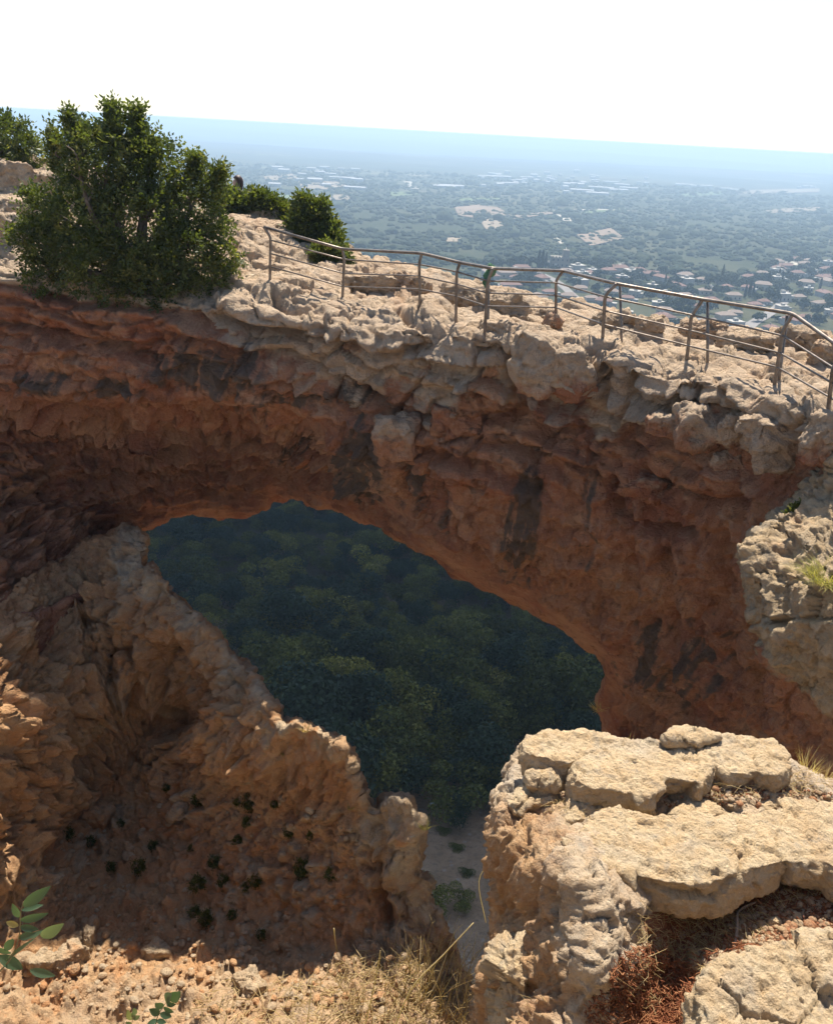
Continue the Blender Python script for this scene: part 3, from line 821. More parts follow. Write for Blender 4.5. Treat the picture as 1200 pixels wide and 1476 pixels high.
def stone_mesh(name, dims, seed, sub=5, planes=11, rough=1.0, sharp=34, pale=.9, palef=None):
    """an angular weathered stone inside the box dims (half sizes), centred on its own origin"""
    r = np.random.default_rng(seed)
    U, F = icosphere(sub)
    n = r.normal(size=(planes, 3)); n /= np.linalg.norm(n, axis=1, keepdims=True)
    dd = r.uniform(.78, 1.12, planes)
    n = np.vstack([n, [[0, 0, 1], [0, 0, -1], [0, -1, 0], [1, 0, 0], [-1, 0, 0]]]); dd = np.concatenate([dd, r.uniform(.85, 1, 5)])
    s = (np.clip(U @ n.T / dd, 0, None) ** sharp).sum(1) ** (-1 / sharp)
    V = U * s[:, None]
    V = V / np.abs(V).max(0) * np.asarray(dims)
    size = float(np.mean(dims))
    N = normals(V, F)
    P = (V / size + seed * 3.7).astype(np.float32)
    n0 = fbm(P, 3, .9, .5, seed); n1 = fbm(P, 4, 2.6, .55, seed + 1); n2 = fbm(P, 3, 8., .55, seed + 2, True)
    fA, gA, cid = facet(P * 1.4 + .2 * n1[:, None], seed + 3); fB, gB, cB = facet(P * 4. + .2 * n1[:, None], seed + 4)
    V = V + N * (size * rough * (.12 * n0 + .07 * n1 + .06 * (n2 - .4) + .13 * fA - .10 * (1 - sstep(0, .05, gA)) * (cid > .35) + (cid - .5) * .14 + .05 * fB + .04 * (cB - .5)))[:, None]
    me = np_mesh(name, V, F)
    zz = V[:, 2] / dims[2]
    add_attr(me, 'pale', np.clip(pale + .4 * n0 + (.0 if palef is None else palef * zz), 0, 1))
    add_attr(me, 'stain_shade', np.clip(.2 * n0 + .1, 0, 1))
    return me

def boulder(px, py, Y, wpx, hpx, label, seed, mat='arch', depth=1.0, pale=.85, tilt=0., sub=5, cat='boulder', group=None, name='boulder', rough=1., palef=None, sink=0.):
    k = Y / FPX
    dims = (wpx * k / 2, wpx * k / 2 * depth, hpx * k / 2)
    me = stone_mesh(name, dims, seed, sub, rough=rough, pale=pale, palef=palef)
    c = atY(px, py, Y + dims[1] * .55)
    o = obj(name, me, M[mat], loc=Vector(c) - Vector((0, 0, sink)))
    o.rotation_euler = (0, math.radians(tilt), 0)
    return tag(o, label, cat, group)

def on_arch(px, py, default):
    h = hit(ARCH, px, py)
    return h.y if h is not None else default

BOULDERS = [
 # px, py, w, h, label, seed, depth, pale, tilt, palef
 (775,528,86,92,'cracked grey boulder on the rim of the arch, below the little perched stone',11,.8,.75,6,.3),
 (826,540,64,78,'blunt rounded boulder wedged against the grey cracked one on the rim',12,.8,.6,-8,.4),
 (718,478,54,34,'flat pale stone lying under the railing post with the green rag',13,.9,.95,0,0),
 (1003,616,70,72,'dark grey upright boulder standing alone on the rim, left of blocky ones',14,.8,.55,5,.3),
 (1054,622,42,58,'small upright block between the dark grey boulder and the big overhanging block',15,.8,.75,-4,.3),
 (1122,642,98,80,'large pale overhanging block with cracked top at the right end of the rim',16,.9,.9,3,.25),
 (1100,612,74,34,'flat slab tucked behind the large overhanging block',17,.9,.95,0,0),
 (574,628,70,66,'angular brown block stuck in the arch face, left of its reddish twin',18,.7,.35,-6,.3),
 (657,610,74,46,'reddish rounded block stuck in the arch face under the pale rim',19,.7,.12,4,.2),
 (928,703,76,42,'reddish block jutting from the arch face above the bare right wall',20,.8,.25,6,.3),
 (1188,632,60,80,'tan squared block under the last railing post at the right edge',21,.9,.7,0,.3),
 (1045,668,50,44,'small grey stone lodged under the dark upright boulder',22,.7,.5,8,.2),
 (955,612,50,34,'low red and tan stone beside the dark grey upright boulder',23,.7,.4,0,.3),
]
for px, py, wp, hp, lab, seed, dep, pale, tilt, pf in BOULDERS:
    Y = on_arch(px, py, 13.)
    boulder(px, py, Y - .26 * wp * Y / FPX, wp, hp, lab, seed, 'arch', dep, pale, tilt, 5, palef=pf)
# stones along the far side of the walkway
BACKS = [(535,402,80,40,'long pale rock at the far edge of the walkway behind the second railing post',31),(592,404,60,34,'low tan rock at the far edge, seen through the rails left of the third post',32),
 (672,420,78,48,'leaning triangular rock at the far edge behind the green rag',33),(722,432,80,44,'broad tan rock at the far edge, right of the leaning triangular one',34),
 (880,456,76,34,'broken low rock at the far edge below the middle of the railing',35),(935,462,40,30,'small rough rock at the far edge beside the broken low one',36),
 (1015,470,70,42,'jagged rock heap at the far edge behind the straight post',37),(1075,488,86,34,'long tan block at the far edge between the last two tall posts',38),
 (1150,480,70,46,'upright tan rock at the far edge near the right side, yellow on its face',39),(1190,502,56,44,'grey lichened rock at the far right edge beyond the rails',40),
 (785,450,44,20,'low flat stone at the far edge behind the perched stone',41)]
for px, py, wp, hp, lab, seed in BACKS:
    h = hit(ARCH, px, py + hp * .45)
    Y = h.y if h is not None else float(np.interp(px, [535, 800, 1000, 1200], [18.8, 16.8, 15.2, 13.8]))
    boulder(px, py + hp * .22, Y - .05, wp * .95, hp * .75, lab, seed, 'arch', .7, .9, seed % 7 * 3 - 9, 5, rough=1.5)
# the small perched stone and the left hill top rocks
h = hit(ARCH, 796, 474)
boulder(796, 464, (h.y if h else 14.4), 26, 22, 'small brown stone perched on the rim above the cracked grey boulder', 51, 'arch', .9, .35, 25, 4, name='stone', cat='stone')
for px, py, wp, hp, Y, lab, seed in [(22,268,70,62,20.6,'tall pale rock at the left edge beneath the far tree',61),(85,272,56,44,20.8,'grey rounded rock touching the big bush on its left',62),(12,345,80,70,18.2,'pale rock with dark base at the left edge beside the big bush',63),
                                 (30,300,60,30,19.6,'thin reddish slab between the two pale rocks at the left edge',64)]:
    boulder(px, py, Y, wp, hp, lab, seed, 'arch', .9, .95, 0, 5)

# ---- slabs of the outcrop
def slab(poly, ztop, thick, label, seed, tilt=(0, 0), name='rock_slab', cat='rock slab', rnd=.005, rough=1., pale=1., h=.013, group=None, taper=.12):
    W = atZ(*np.array(poly, float).T, ztop)[:, :2]
    c = W.mean(0)
    def zt(x, y): return ztop + tilt[0] * (x - c[0]) + tilt[1] * (y - c[1])
    def f(x, y, z):
        s = G(x, y)
        t = z - zt(x, y)
        e = s + taper * np.abs(t + thick * .35)
        a = np.maximum(e + rnd, 0); b = np.maximum(np.abs(t + thick / 2) - thick / 2 + rnd, 0)
        return np.hypot(a, b) + np.minimum(np.maximum(e + rnd, np.abs(t + thick / 2) - thick / 2 + rnd), 0) - rnd
    lo, hi = W.min(0) - .06, W.max(0) + .06
    G = Grid2(lambda X, Y: poly_sdf(X, Y, W), lo[0], hi[0], lo[1], hi[1], 160, 160)
    ex = abs(tilt[0]) * (hi[0] - lo[0]) / 2 + abs(tilt[1]) * (hi[1] - lo[1]) / 2
    V, Q = voxel(f, (lo[0], lo[1], ztop - thick - ex - .04), (hi[0], hi[1], ztop + ex + .04), h)
    V = relax(V, Q, 1, .35); V, Q = subdivide(V, Q); V = relax(V, Q, 1, .3)
    N = normals(V, Q); P = V.astype(np.float32)
    n0 = fbm(P, 3, 2.2, .5, seed); n1 = fbm(P, 4, 7., .55, seed + 1); n2 = fbm(P, 3, 20., .55, seed + 2, True); n3 = fbm(P, 3, 55., .5, seed + 3)
    fA, gA, cid = facet(P * np.array([3.0, 3.0, 5.], np.float32) + .2 * n1[:, None], seed + 4); fB, gB, cB = facet(P * np.array([11., 11., 15.], np.float32) + .2 * n1[:, None], seed + 6)
    G1, G2, gid = worley(P * 24., seed + 5)
    up = N[:, 2]
    d = rough * (.013 * n0 + .010 * n1 + .013 * (n2 - .4) + .007 * n3 + .050 * fA * (1 - .7 * np.clip(up, 0, 1)) - .020 * (1 - sstep(.0, .03, gA)) * (cid > .5) + (cid - .5) * .016 + .008 * fB + .007 * (cB - .5) - .016 * np.clip(.35 - G1, 0, 1) * (gid > .55))
    V = V + N * d[:, None]
    V0 = np.array([c[0], c[1], ztop - thick])
    me = np_mesh(name, V - V0, Q)
    add_attr(me, 'pale', np.clip(pale + .35 * n0, 0, 1)); add_attr(me, 'stain_shade', np.clip(.35 * n0 + .12 * n1 + .05, 0, 1))
    o = obj(name, me, M['slab'], loc=V0)
    return tag(o, label, cat, group)

slab([(822,1098),(850,1082),(888,1068),(940,1062),(962,1060),(1010,1056),(1060,1060),(1114,1062),(1128,1080),(1146,1106),(1120,1116),(1096,1112),(1075,1116),(1048,1114),(1030,1100),(1018,1118),(1010,1128),(964,1124),(958,1140),(925,1146),(890,1140),(850,1136),(826,1122)],
     -2.62, .15, 'broad cream slab along the top of the outcrop, undercut at its front edge', 401, (.0, .03))
slab([(962,1062),(974,1050),(1000,1046),(1034,1052),(1040,1060),(1000,1064)], -2.575, .06, 'thin cream flake lying on the back edge of the broad top slab', 411, rnd=.012)
slab([(750,1066),(790,1052),(840,1052),(878,1064),(884,1074),(850,1086),(822,1100),(800,1096),(770,1092),(752,1084)], -2.63, .15, 'cream block at the back left corner of the outcrop', 421, (-.04, .03))
slab([(838,1178),(868,1162),(905,1160),(940,1172),(985,1168),(1030,1180),(1090,1166),(1130,1160),(1210,1158),(1310,1160),(1330,1300),(1250,1280),(1196,1246),(1140,1240),(1100,1250),(1050,1264),(1010,1272),(960,1268),(915,1258),(880,1240),(845,1222),(824,1204)],
     -2.63, .17, 'large tan slab across the middle of the outcrop, overhanging red soil', 431, (.02, .06), h=.016, taper=.05)
slab([(1010,1412),(1040,1385),(1075,1378),(1120,1362),(1180,1345),(1300,1330),(1400,1600),(1180,1640),(1090,1620),(1040,1560),(1012,1480)],
     -2.56, .28, 'pitted tan rock at the bottom right corner, beside the red soil', 441, (.05, .12), h=.014, rough=1.5, name='boulder', cat='boulder')
slab([(752,1108),(770,1090),(800,1088),(812,1098),(806,1118),(786,1124),(762,1122)], -2.68, .14, 'rounded grey stone at the left rim of the outcrop, below the back left block', 451, rnd=.04, name='stone', cat='stone')
slab([(738,1148),(752,1128),(785,1126),(808,1138),(800,1156),(768,1160),(745,1160)], -2.76, .13, 'knobbly cream stone at the left rim below the rounded grey one', 461, rnd=.035, name='stone', cat='stone')
slab([(800,1180),(815,1150),(838,1134),(860,1150),(872,1168),(850,1186),(820,1194)], -2.73, .13, 'bumpy tan stone between the dry grass tuft and the large middle slab', 471, rnd=.035, rough=1.4, name='stone', cat='stone')
slab([(712,1395),(730,1362),(756,1350),(778,1362),(782,1400),(776,1440),(750,1470),(720,1460)], -3.02, .30, 'mottled grey and cream boulder at the foot of the outcrop by the tall dry stalks', 481, (.3, .5), rnd=.06, rough=1.4, name='boulder', cat='boulder')
slab([(962,1172),(985,1150),(1020,1148),(1045,1160),(1040,1176),(1000,1180)], -2.72, .09, 'small cream stone in the gravel gap between the broad top slab and the middle slab', 491, rnd=.025, name='stone', cat='stone')
slab([(1062,1162),(1080,1140),(1110,1136),(1130,1152),(1110,1166)], -2.73, .08, 'flat cream stone in the gravel gap near the right end of the top slab', 495, rnd=.025, name='stone', cat='stone')

# ---- single stones one can pick out on the outcrop and in the cliff slope
def placed_stone(host, px, py, wpx, hpx, label, seed, mat, pale, tilt=0, sub=4, depth=.9):
    h = hit(host, px, py)
    if h is None: return
    k = h.y / FPX
    g = .8 if host is OUTO else 1.35
    dims = (wpx * k / 2 * g, wpx * k / 2 * depth * g, hpx * k / 2 * g)
    o = obj('stone', stone_mesh('stone', dims, seed, sub, pale=pale), M[mat], loc=(h.x, h.y, h.z + dims[2] * .35))
    o.rotation_euler = (0, math.radians(tilt), math.radians(seed * 37 % 360))
    return tag(o, label, 'stone')
for a in [(1006,1312,26,16,'squarish tan stone lying by the grass litter at the soil pocket edge',501,'slab',.9,0),(972,1318,16,14,'small cream stone left of the squarish tan one at the soil pocket edge',502,'slab',1,0),
          (1148,1322,24,12,'pale flat pebble on the red soil near the bottom right rock',503,'slab',1,10),(1190,1352,30,12,'thin orange pebble on the edge of the bottom right rock',504,'slab',.3,0),
          (1090,1345,18,16,'round tan pebble right of the forked twig',505,'slab',.6,0),(1115,1330,30,18,'largest tan pebble on the red soil right of the forked twig',506,'slab',.7,0),
          (1082,1132,22,22,'triangular orange stone standing under the edge of the top slab',507,'slab',.35,20),(1030,1128,26,12,'low orange stone beside the triangular one under the top slab',508,'slab',.5,0)]:
    placed_stone(OUTO, *a)
for a in [(228,1378,40,34,'cracked round cream stone half sunk in the yellow rubble at the bottom left',521,'cliff',.9,20),(262,1175,36,30,'pale block with an orange underside, highest on the pebbly slope',522,'cliff',.6,10),(218,1088,50,36,'reddish block lying in front of the shaded hollow of the cliff',523,'cliff',.1,0),
          (150,1225,22,34,'slim upright pale stone on the left part of the pebbly slope',524,'cliff',.8,0),(140,1180,44,36,'broad brown block at the top left of the pebbly slope',525,'cliff',.35,0),
          (60,1395,40,40,'tan block at the left foot of the slope, above the bottom corner',526,'cliff',.9,15),(100,1390,56,50,'big ochre block in the yellow rubble right of the leafy sprig',527,'cliff',.75,-10),
          (130,1352,50,46,'knobbly cream block on top of the yellow rubble mound',528,'cliff',.95,0),(360,1420,44,30,'tan stone in the yellow rubble under the pebbly slope',529,'cliff',.8,0)]:
    placed_stone(CLIFFO, *a, sub=5)
print('stones', time.time() - T0)
# ------------------------------------------------------------------ the railing
steel = NT('brushed_steel'); _v = steel.coord()
steel.bsdf(steel.mix(steel.rng(steel.noise(_v, 9, 5), .35, .65), (.24, .20, .165), (.13, .105, .085)), steel.rng(steel.noise(_v, 30, 4), .3, .7, .35, .6), None, .5, .7)
M['steel'] = steel.m
def build_railing():
    # post: foot, bend, top in the picture; rail crossings (three lower rails) on the post
    P = [((389,403),(390,342),(380,327),(346,365,384)),((493.6,427),(496,373),(493,359),(374,394,413)),((604.7,437),(604,379),(607.6,365),(381,397.5,416.5)),
         ((656.6,465),(658,392),(662.5,378.5),(391.6,409,426.6)),((698,482),(702.5,406),(709.7,387),(404.8,422,440.7)),((800.6,460),(801,404),(811,390.3),(407.4,425,443)),
         ((867.8,487),(871.8,425),(888,409),(427.7,447.5,467.3)),((988.8,520),(995.8,455),(1012,431.5),(454,476,498)),((1115.5,554),(1127.7,476),(1141.7,452),(483.3,507.8,528.8)),
         ((1191.8,598),(1200,530),(1216,505),(530,551,572))]
    straight = {6: ((895,494),(893,411)), 7: ((1019,521),(1019,434)), 4: ((703,468),(704,404)), 8: ((1122,546),(1133.5,454))}
    base_h = [(16.6),(16.9),(16.4),(14.9),(14.3),(15.1),(14.3),(13.),(11.8),(10.4)]
    root = thing('safety_railing', 'brown steel pipe railing with bent posts and four rails along the walkway', 'railing', (1.5, 14, -3.0))
    inv = Vector((-1.5, -14, 3.0))
    tops, mids = [], [[], [], []]
    off = np.array(inv)
    for i, (a, b, c, m) in enumerate(P):
        h = hit(ARCH, a[0], a[1])
        Y = h.y if h is not None and abs(h.y - base_h[i]) < 2 else base_h[i]
        A = atY(*a, Y); B = atY(*b, Y); C = atY(*c, Y - .0)
        foot = A + (A - B) / np.linalg.norm(A - B) * .25
        # the bend: straight, then a short rounded elbow
        path = np.vstack([foot, A, A * .3 + B * .7, A * .06 + B * .94, B * .75 + C * .25, B * .35 + C * .65, C])
        path = np.vstack([path[:2], smooth_path(path[2:], 4)])
        V, F = tube(path + off, .027 if i else .025, 10)
        obj('post', np_mesh('post', V, F), M['steel'], root)
        tops.append(C)
        for k in range(3):
            t = (m[k] - b[1]) / (a[1] - b[1])
            q = B + (A - B) * t if t > 0 else C + (B - C) * (m[k] - c[1]) / (b[1] - c[1])
            mids[k].append(q)
    for i, (a, c) in straight.items():
        h = hit(ARCH, *a); Y0 = base_h[i] + .05
        Y = h.y if h is not None and abs(h.y - Y0) < 2 else Y0
        A, C = atY(*a, Y), atY(*c, Y)
        V, F = tube(np.vstack([A + (A - C) * .2, A, C]) + off, .022, 10)
        obj('brace_post', np_mesh('brace_post', V, F), M['steel'], root)
    # the rails run on past the frame on the right
    def rail(pts, r):
        pts = [np.asarray(p) for p in pts]
        pts = pts + [pts[-1] + (pts[-1] - pts[-2]) * 1.2]
        out = [pts[0]]
        for a, b, c in zip(pts[:-2], pts[1:-1], pts[2:]):
            u, v = (a - b) / np.linalg.norm(a - b), (c - b) / np.linalg.norm(c - b)
            out += [b + u * .14, b + u * .05 + v * .01, b + v * .05 + u * .01, b + v * .14]
        out.append(pts[-1])
        return tube(np.array(out) + off, r, 10)
    V, F = rail(tops, .026); obj('top_rail', np_mesh('top_rail', V, F), M['steel'], root)
    for k in range(3):
        V, F = rail(mids[k], .014); obj('lower_rail', np_mesh('lower_rail', V, F), M['steel'], root)
    # the green rag knotted round the fifth post
    c = atY(703, 398, base_h[4] - .05)
    U, Fi = icosphere(4)
    n = fbm(U * 1.0 + 5, 4, 2.2, .6, 9); n2 = fbm(U * np.array([3., 3, .6]), 3, 1.5, .6, 10, True)
    V = U * (1 + .45 * n + .25 * n2)[:, None] * np.array([.075, .06, .17]); V[:, 0] += .05 * np.sin(V[:, 2] * 14)
    V[:, 0] *= 1 - .35 * (V[:, 2] < 0) 
    o = obj('rag', np_mesh('rag', V, Fi), simple_material('green_cloth', (.05, .13, .07), (.10, .20, .11), 20, .9, .4), loc=c)
    tag(o, 'faded green rag knotted round a railing post', 'rag')
build_railing()
# ------------------------------------------------------------------ plants close by
M['leaf'] = leaf_material('mastic_leaf', (.044, .058, .014), (.092, .110, .028), (.25, .225, .065), .4, .5, .3)
M['leaf_far'] = leaf_material('oak_leaf', (.018, .030, .014), (.030, .046, .020), (.050, .068, .030), .08, .7, .15)
M['bark'] = simple_material('grey_bark', (.09, .065, .045), (.17, .13, .10), 12, .9, .5)
M['straw'] = leaf_material('dry_grass', (.30, .20, .09), (.46, .34, .17), (.62, .50, .30), .35, .7, .2)
M['greengrass'] = leaf_material('yellow_green_grass', (.12, .14, .03), (.26, .24, .06), (.45, .37, .13), .35, .6, .3)
M['sprig'] = leaf_material('glossy_leaf', (.040, .075, .036), (.085, .125, .068), (.32, .24, .09), .3, .35, .5)

def quads_from(C, U, W, fold=None):
    """leaf quads: centres, half-length vectors, half-width vectors -> V, Q (a pointed four-corner leaf)"""
    n = len(C)
    V = np.empty((n, 4, 3))
    V[:, 0] = C - U; V[:, 1] = C + W - U * .1; V[:, 2] = C + U; V[:, 3] = C - W - U * .1
    Q = np.arange(n * 4).reshape(n, 4)
    return V.reshape(-1, 3), Q

def rand_dirs(n, r): 
    d = r.normal(size=(n, 3)); return d / np.linalg.norm(d, axis=1, keepdims=True)

def leaf_crown(name, lobes, n_sprigs, leaf, r, per=9, spray=.16, up=.35, shell=.45, shoots=()):
    """lobes: (centre, radii); pinnate sprays of leaflets filling them, denser towards the outside"""
    vol = np.array([np.prod(np.broadcast_to(b, 3)) ** (2 / 3) for a, b in lobes]); vol /= vol.sum()
    k = r.choice(len(lobes), n_sprigs, p=vol)
    cen = np.array([a for a, b in lobes])[k]; rad = np.array([np.broadcast_to(b, 3) for a, b in lobes])[k]
    u = rand_dirs(n_sprigs, r)
    nz = 1 + .85 * fbm((u * 1.7 + k[:, None] * 5.1).astype(np.float32), 3, 1.6, .6, 77)
    rr = (shell + (1 - shell) * r.random(n_sprigs) ** .6) * nz
    root = cen + u * rad * rr[:, None]
    ax = u * .8 + rand_dirs(n_sprigs, r) * .75 + np.array([0, 0, up]); ax /= np.linalg.norm(ax, axis=1, keepdims=True)
    if len(shoots):
        sr, sa = [], []
        for a, b, m in shoots:
            a, b = np.asarray(a), np.asarray(b)
            t = r.random(m) ** .8
            sr.append(a + (b - a) * t[:, None] + r.normal(size=(m, 3)) * .03); q = rand_dirs(m, r) * .8 + (b - a) / np.linalg.norm(b - a) * .7
            sa.append(q / np.linalg.norm(q, axis=1, keepdims=True))
        root = np.vstack([root] + sr); ax = np.vstack([ax] + sa)
    n = len(root)
    side = np.cross(ax, rand_dirs(n, r)); side /= np.linalg.norm(side, axis=1, keepdims=True) + 1e-9
    nor = np.cross(ax, side)
    C, U, W, H = [], [], [], []
    hue0 = np.clip(.42 + .35 * fbm((root * .9).astype(np.float32), 2, 1.2, .5, 78) + .16 * r.normal(size=n), 0, 1)
    for j in range(per):
        t = (j // 2 + .6) / (per / 2) if j < per - 1 else 1.1
        sg = 1 if j % 2 else -1
        if j == per - 1: dirv = ax.copy()
        else: dirv = ax * .45 + side * sg * .9 + nor * r.normal(size=(n, 1)) * .3
        dirv /= np.linalg.norm(dirv, axis=1, keepdims=True)
        L = leaf * r.uniform(.7, 1.25, (n, 1))
        C.append(root + ax * spray * t + dirv * L * .55 + r.normal(size=(n, 3)) * spray * .07)
        U.append(dirv * L * .5)
        wv = np.cross(dirv, nor + rand_dirs(n, r) * .55); wv /= np.linalg.norm(wv, axis=1, keepdims=True) + 1e-9
        W.append(wv * L * .26); H.append(np.clip(hue0 + .12 * r.normal(size=n), 0, 1))
    V, Q = quads_from(np.concatenate(C), np.concatenate(U), np.concatenate(W))
    me = np_mesh(name, V, Q, smooth=False)
    add_attr(me, 'hue', np.repeat(np.concatenate(H), 4))
    return me

def limbs_mesh(name, base, ends, r, r0, forks=3, wob=.15):
    parts = []
    base = np.asarray(base, float)
    for e in ends:
        e = np.asarray(e, float) * .86
        L = np.linalg.norm(e - base)
        mid = base * .55 + e * .45 + r.normal(size=3) * wob * L * .5 + np.array([0, 0, .08 * L])
        p = smooth_path([base, mid, e], 6)
        parts.append(tube(p, np.linspace(r0, r0 * .25, len(p)), 6))
        for _ in range(forks):
            i = r.integers(4, len(p)); d = rand_dirs(1, r)[0] * .5 + (e - base) / L * .6 + [0, 0, .2]
            q = p[i] + d * L * r.uniform(.12, .25)
            pp = smooth_path([p[i], (p[i] + q) / 2 + r.normal(size=3) * L * .05, q], 4)
            parts.append(tube(pp, np.linspace(r0 * .35, r0 * .1, len(pp)), 5))
    V, F = merge(parts)
    return np_mesh(name, V, F)

def bush(label, lobes_px, base_px, n, leaf, seed, Y, name='bush', cat='bush', shoots_px=(), per=9, mat='leaf', deep=.85, group=None, r0=.05, spray=.16, shell=.5):
    """lobes_px: (px, py, radius px, metres nearer or farther)"""
    r = np.random.default_rng(seed)
    base = atY(*base_px, Y)
    k = Y / FPX
    lobes = [(atY(px, py, Y + dy) - base, np.array([rp * k, rp * k * deep, rp * k]) * .80) for px, py, rp, dy in lobes_px]
    shoots = [(atY(*a, Y + dy) - base, atY(*b, Y + dy) - base, m) for a, b, dy, m in shoots_px]
    t = thing(name, label, cat, base, group=group)
    obj('crown', leaf_crown('crown', lobes, n, leaf, r, per, spray, shoots=shoots, shell=shell), M[mat], t)
    obj('limbs', limbs_mesh('limbs', (0, 0, -.1), [l[0] for l in lobes] + [s[1] for s in shoots], r, r0), M['bark'], t)
    return t

bush('big dark green mastic bush overhanging the rim on the left side of the arch',
     [(150,245,66,0),(215,250,60,.2),(110,325,70,.1),(195,335,85,-.2),(275,305,52,.2),(268,375,58,-.3),(85,365,52,0),(62,305,34,.3),(180,205,40,.1),(300,262,30,.4),(150,385,62,-.4),(220,395,55,-.5),(120,215,34,.2),(310,330,26,0),(300,400,32,-.3),(325,372,24,-.2),(45,345,34,0),(60,395,30,-.2)],
     (190,405), 4700, .08, 3, 16.6, shoots_px=[((125,235),(100,165),.1,150),((165,230),(160,152),.1,150),((200,225),(197,160),.2,130),((215,260),(222,205),.1,90),((275,270),(282,230),.3,90),((300,275),(318,245),.3,80),((85,260),(75,190),.2,110),((60,300),(38,275),.2,24),((320,400),(332,385),0,14)],
     per=11, r0=.07, spray=.19)
bush('bushy dark tree at the left edge of the picture behind the pale rock', [(10,205,42,0),(-40,200,55,.4),(40,222,26,.3),(-10,240,40,.2)], (-10,262), 1500, .10, 5, 23, name='tree', cat='tree', r0=.06, spray=.2)
bush('low olive shrub on the slope beyond the walkway, just right of the big bush', [(344,298,18,0),(362,296,16,.2),(380,300,20,.2),(400,310,19,.3),(418,320,19,.2),(326,292,16,0),(372,288,10,.1),(432,334,16,.1)], (372,330), 1500, .10, 6, 21.5, name='shrub', cat='shrub', r0=.04, spray=.18)
bush('taller conical shrub where the slope beyond the walkway drops off', [(452,322,22,0),(436,300,13,.2),(470,335,18,0),(434,332,20,0),(480,350,15,-.2),(460,305,13,0),(446,350,20,0)], (455,372), 1500, .10, 7, 20.5, name='shrub', cat='shrub', shoots_px=[((434,305),(432,280),0,20)], r0=.04, spray=.18)
bush('small bright shrub low behind the first rails at the edge of the slope', [(478,368,16,0),(462,372,14,0),(495,378,12,0)], (478,386), 500, .085, 8, 19.6, name='shrub', cat='shrub', r0=.03, spray=.14)
bush('tiny dark green plant growing in the rock below the large overhanging block', [(1152,738,11,0),(1142,745,8,0)], (1150,752), 120, .05, 9, 10.1, name='rock_plant', cat='plant', r0=.012, spray=.07)

# grass tufts: curved blades
def blade_mesh(name, r, n, spread, length, width, lean=.5, droop=.5, seg=4, hue=(.2, 1.), floor=0.):
    V, Q, H = [], [], []
    off = 0
    for i in range(n):
        a = r.uniform(0, 2 * np.pi); rad = spread * math.sqrt(r.random())
        p = np.array([math.cos(a) * rad, math.sin(a) * rad, -.02])
        a2 = a + r.normal() * .9
        d = np.array([math.cos(a2) * lean * r.uniform(.1, 1.3), math.sin(a2) * lean * r.uniform(.1, 1.3), 1.]); d /= np.linalg.norm(d)
        L = length * r.uniform(.45, 1.1); w = width * r.uniform(.7, 1.3)
        s = np.array([-math.sin(a2 + r.normal() * .8), math.cos(a2 + r.normal() * .8), 0.])
        h = r.uniform(*hue)
        for j in range(seg + 1):
            t = j / seg
            ww = w * (1 - t * .92)
            V += [p - s * ww, p + s * ww]; H += [h, h]
            d = d + np.array([math.cos(a2), math.sin(a2), -.6]) * droop * r.uniform(.3, 1.) / seg; d /= np.linalg.norm(d)
            p = p + d * L / seg
        for j in range(seg):
            b = off + 2 * j; Q.append([b, b + 1, b + 3, b + 2])
        off += 2 * (seg + 1)
    me = np_mesh(name, np.array(V), np.array(Q), smooth=True)
    add_attr(me, 'hue', np.array(H))
    return me

def tuft(host, px, py, hpx, label, seed, n=60, mat='straw', lean=.6, droop=.5, spread=.35, width=.0022, cat='grass tuft', Y=None, hue=(.2, 1.)):
    h = hit(host, px, py)
    loc = Vector(atY(px, py, Y)) if Y else h
    if loc is None: return None
    k = loc.y / FPX / CP
    r = np.random.default_rng(seed)
    o = obj('grass_tuft', blade_mesh('grass_tuft', r, n, spread * hpx * k, hpx * k, max(width, loc.y / FPX * .55), lean, droop, hue=hue), M[mat], loc=loc)
    return tag(o, label, cat)

tuft(LEDGEO, 1192, 835, 52, 'thick clump of yellow-green grass drooping on the ledge at the right edge', 21, 520, 'greengrass', 1.3, 1.3, .5, .003)
tuft(LEDGEO, 1100, 742, 12, 'thin dry tuft on the shaded upper part of the ledge', 22, 40)
tuft(OUTO, 815, 1130, 44, 'orange dry tuft between the back left block and the top slab', 23, 110, lean=.7, hue=(0, .7))
tuft(OUTO, 1165, 1110, 44, 'tall dry tuft at the right end of the top slab against the red wall', 24, 60, lean=.45, droop=.3)
tuft(OUTO, 1130, 1122, 32, 'dry tuft just left of the tall one at the right end of the top slab', 25, 60, lean=.8)
tuft(OUTO, 1060, 1118, 34, 'dry tuft in the notch at the front of the top slab', 26, 80, lean=.8)
tuft(OUTO, 925, 1160, 26, 'flattened dry tuft at the front foot of the top slab', 27, 80, lean=1.3, droop=.9)
tuft(OUTO, 860, 1162, 26, 'dry tuft beside the bumpy tan stone', 28, 80, lean=1.2, droop=.8)
tuft(OUTO, 910, 1072, 22, 'few thin dry blades behind the top slab left of the thin flake', 29, 10, lean=.25, droop=.15)
tuft(OUTO, 1190, 1122, 30, 'sparse dry tuft at the far right behind the top slab', 30, 40, lean=.6)
tuft(OUTO, 1120, 1300, 42, 'grey dry tuft under the lip of the large middle slab', 31, 150, lean=1.2, droop=.8)
tuft(OUTO, 990, 1355, 46, 'tangled pale straw on the red soil left of the forked twig', 32, 260, lean=2.2, droop=1.0, spread=.9)
tuft(OUTO, 1030, 1385, 34, 'tangled straw on the red soil below the forked twig', 33, 180, lean=2.4, droop=1.0, spread=.9)
tuft(ARCH, 861, 1022, 20, 'small dry tuft on the edge of the right pier above the valley', 34, 60, lean=1.2, droop=.8, Y=15.3)
tuft(CLIFFO, 440, 1052, 16, 'yellow dry tuft on the shoulder of the cliff wall', 35, 90, lean=.9)
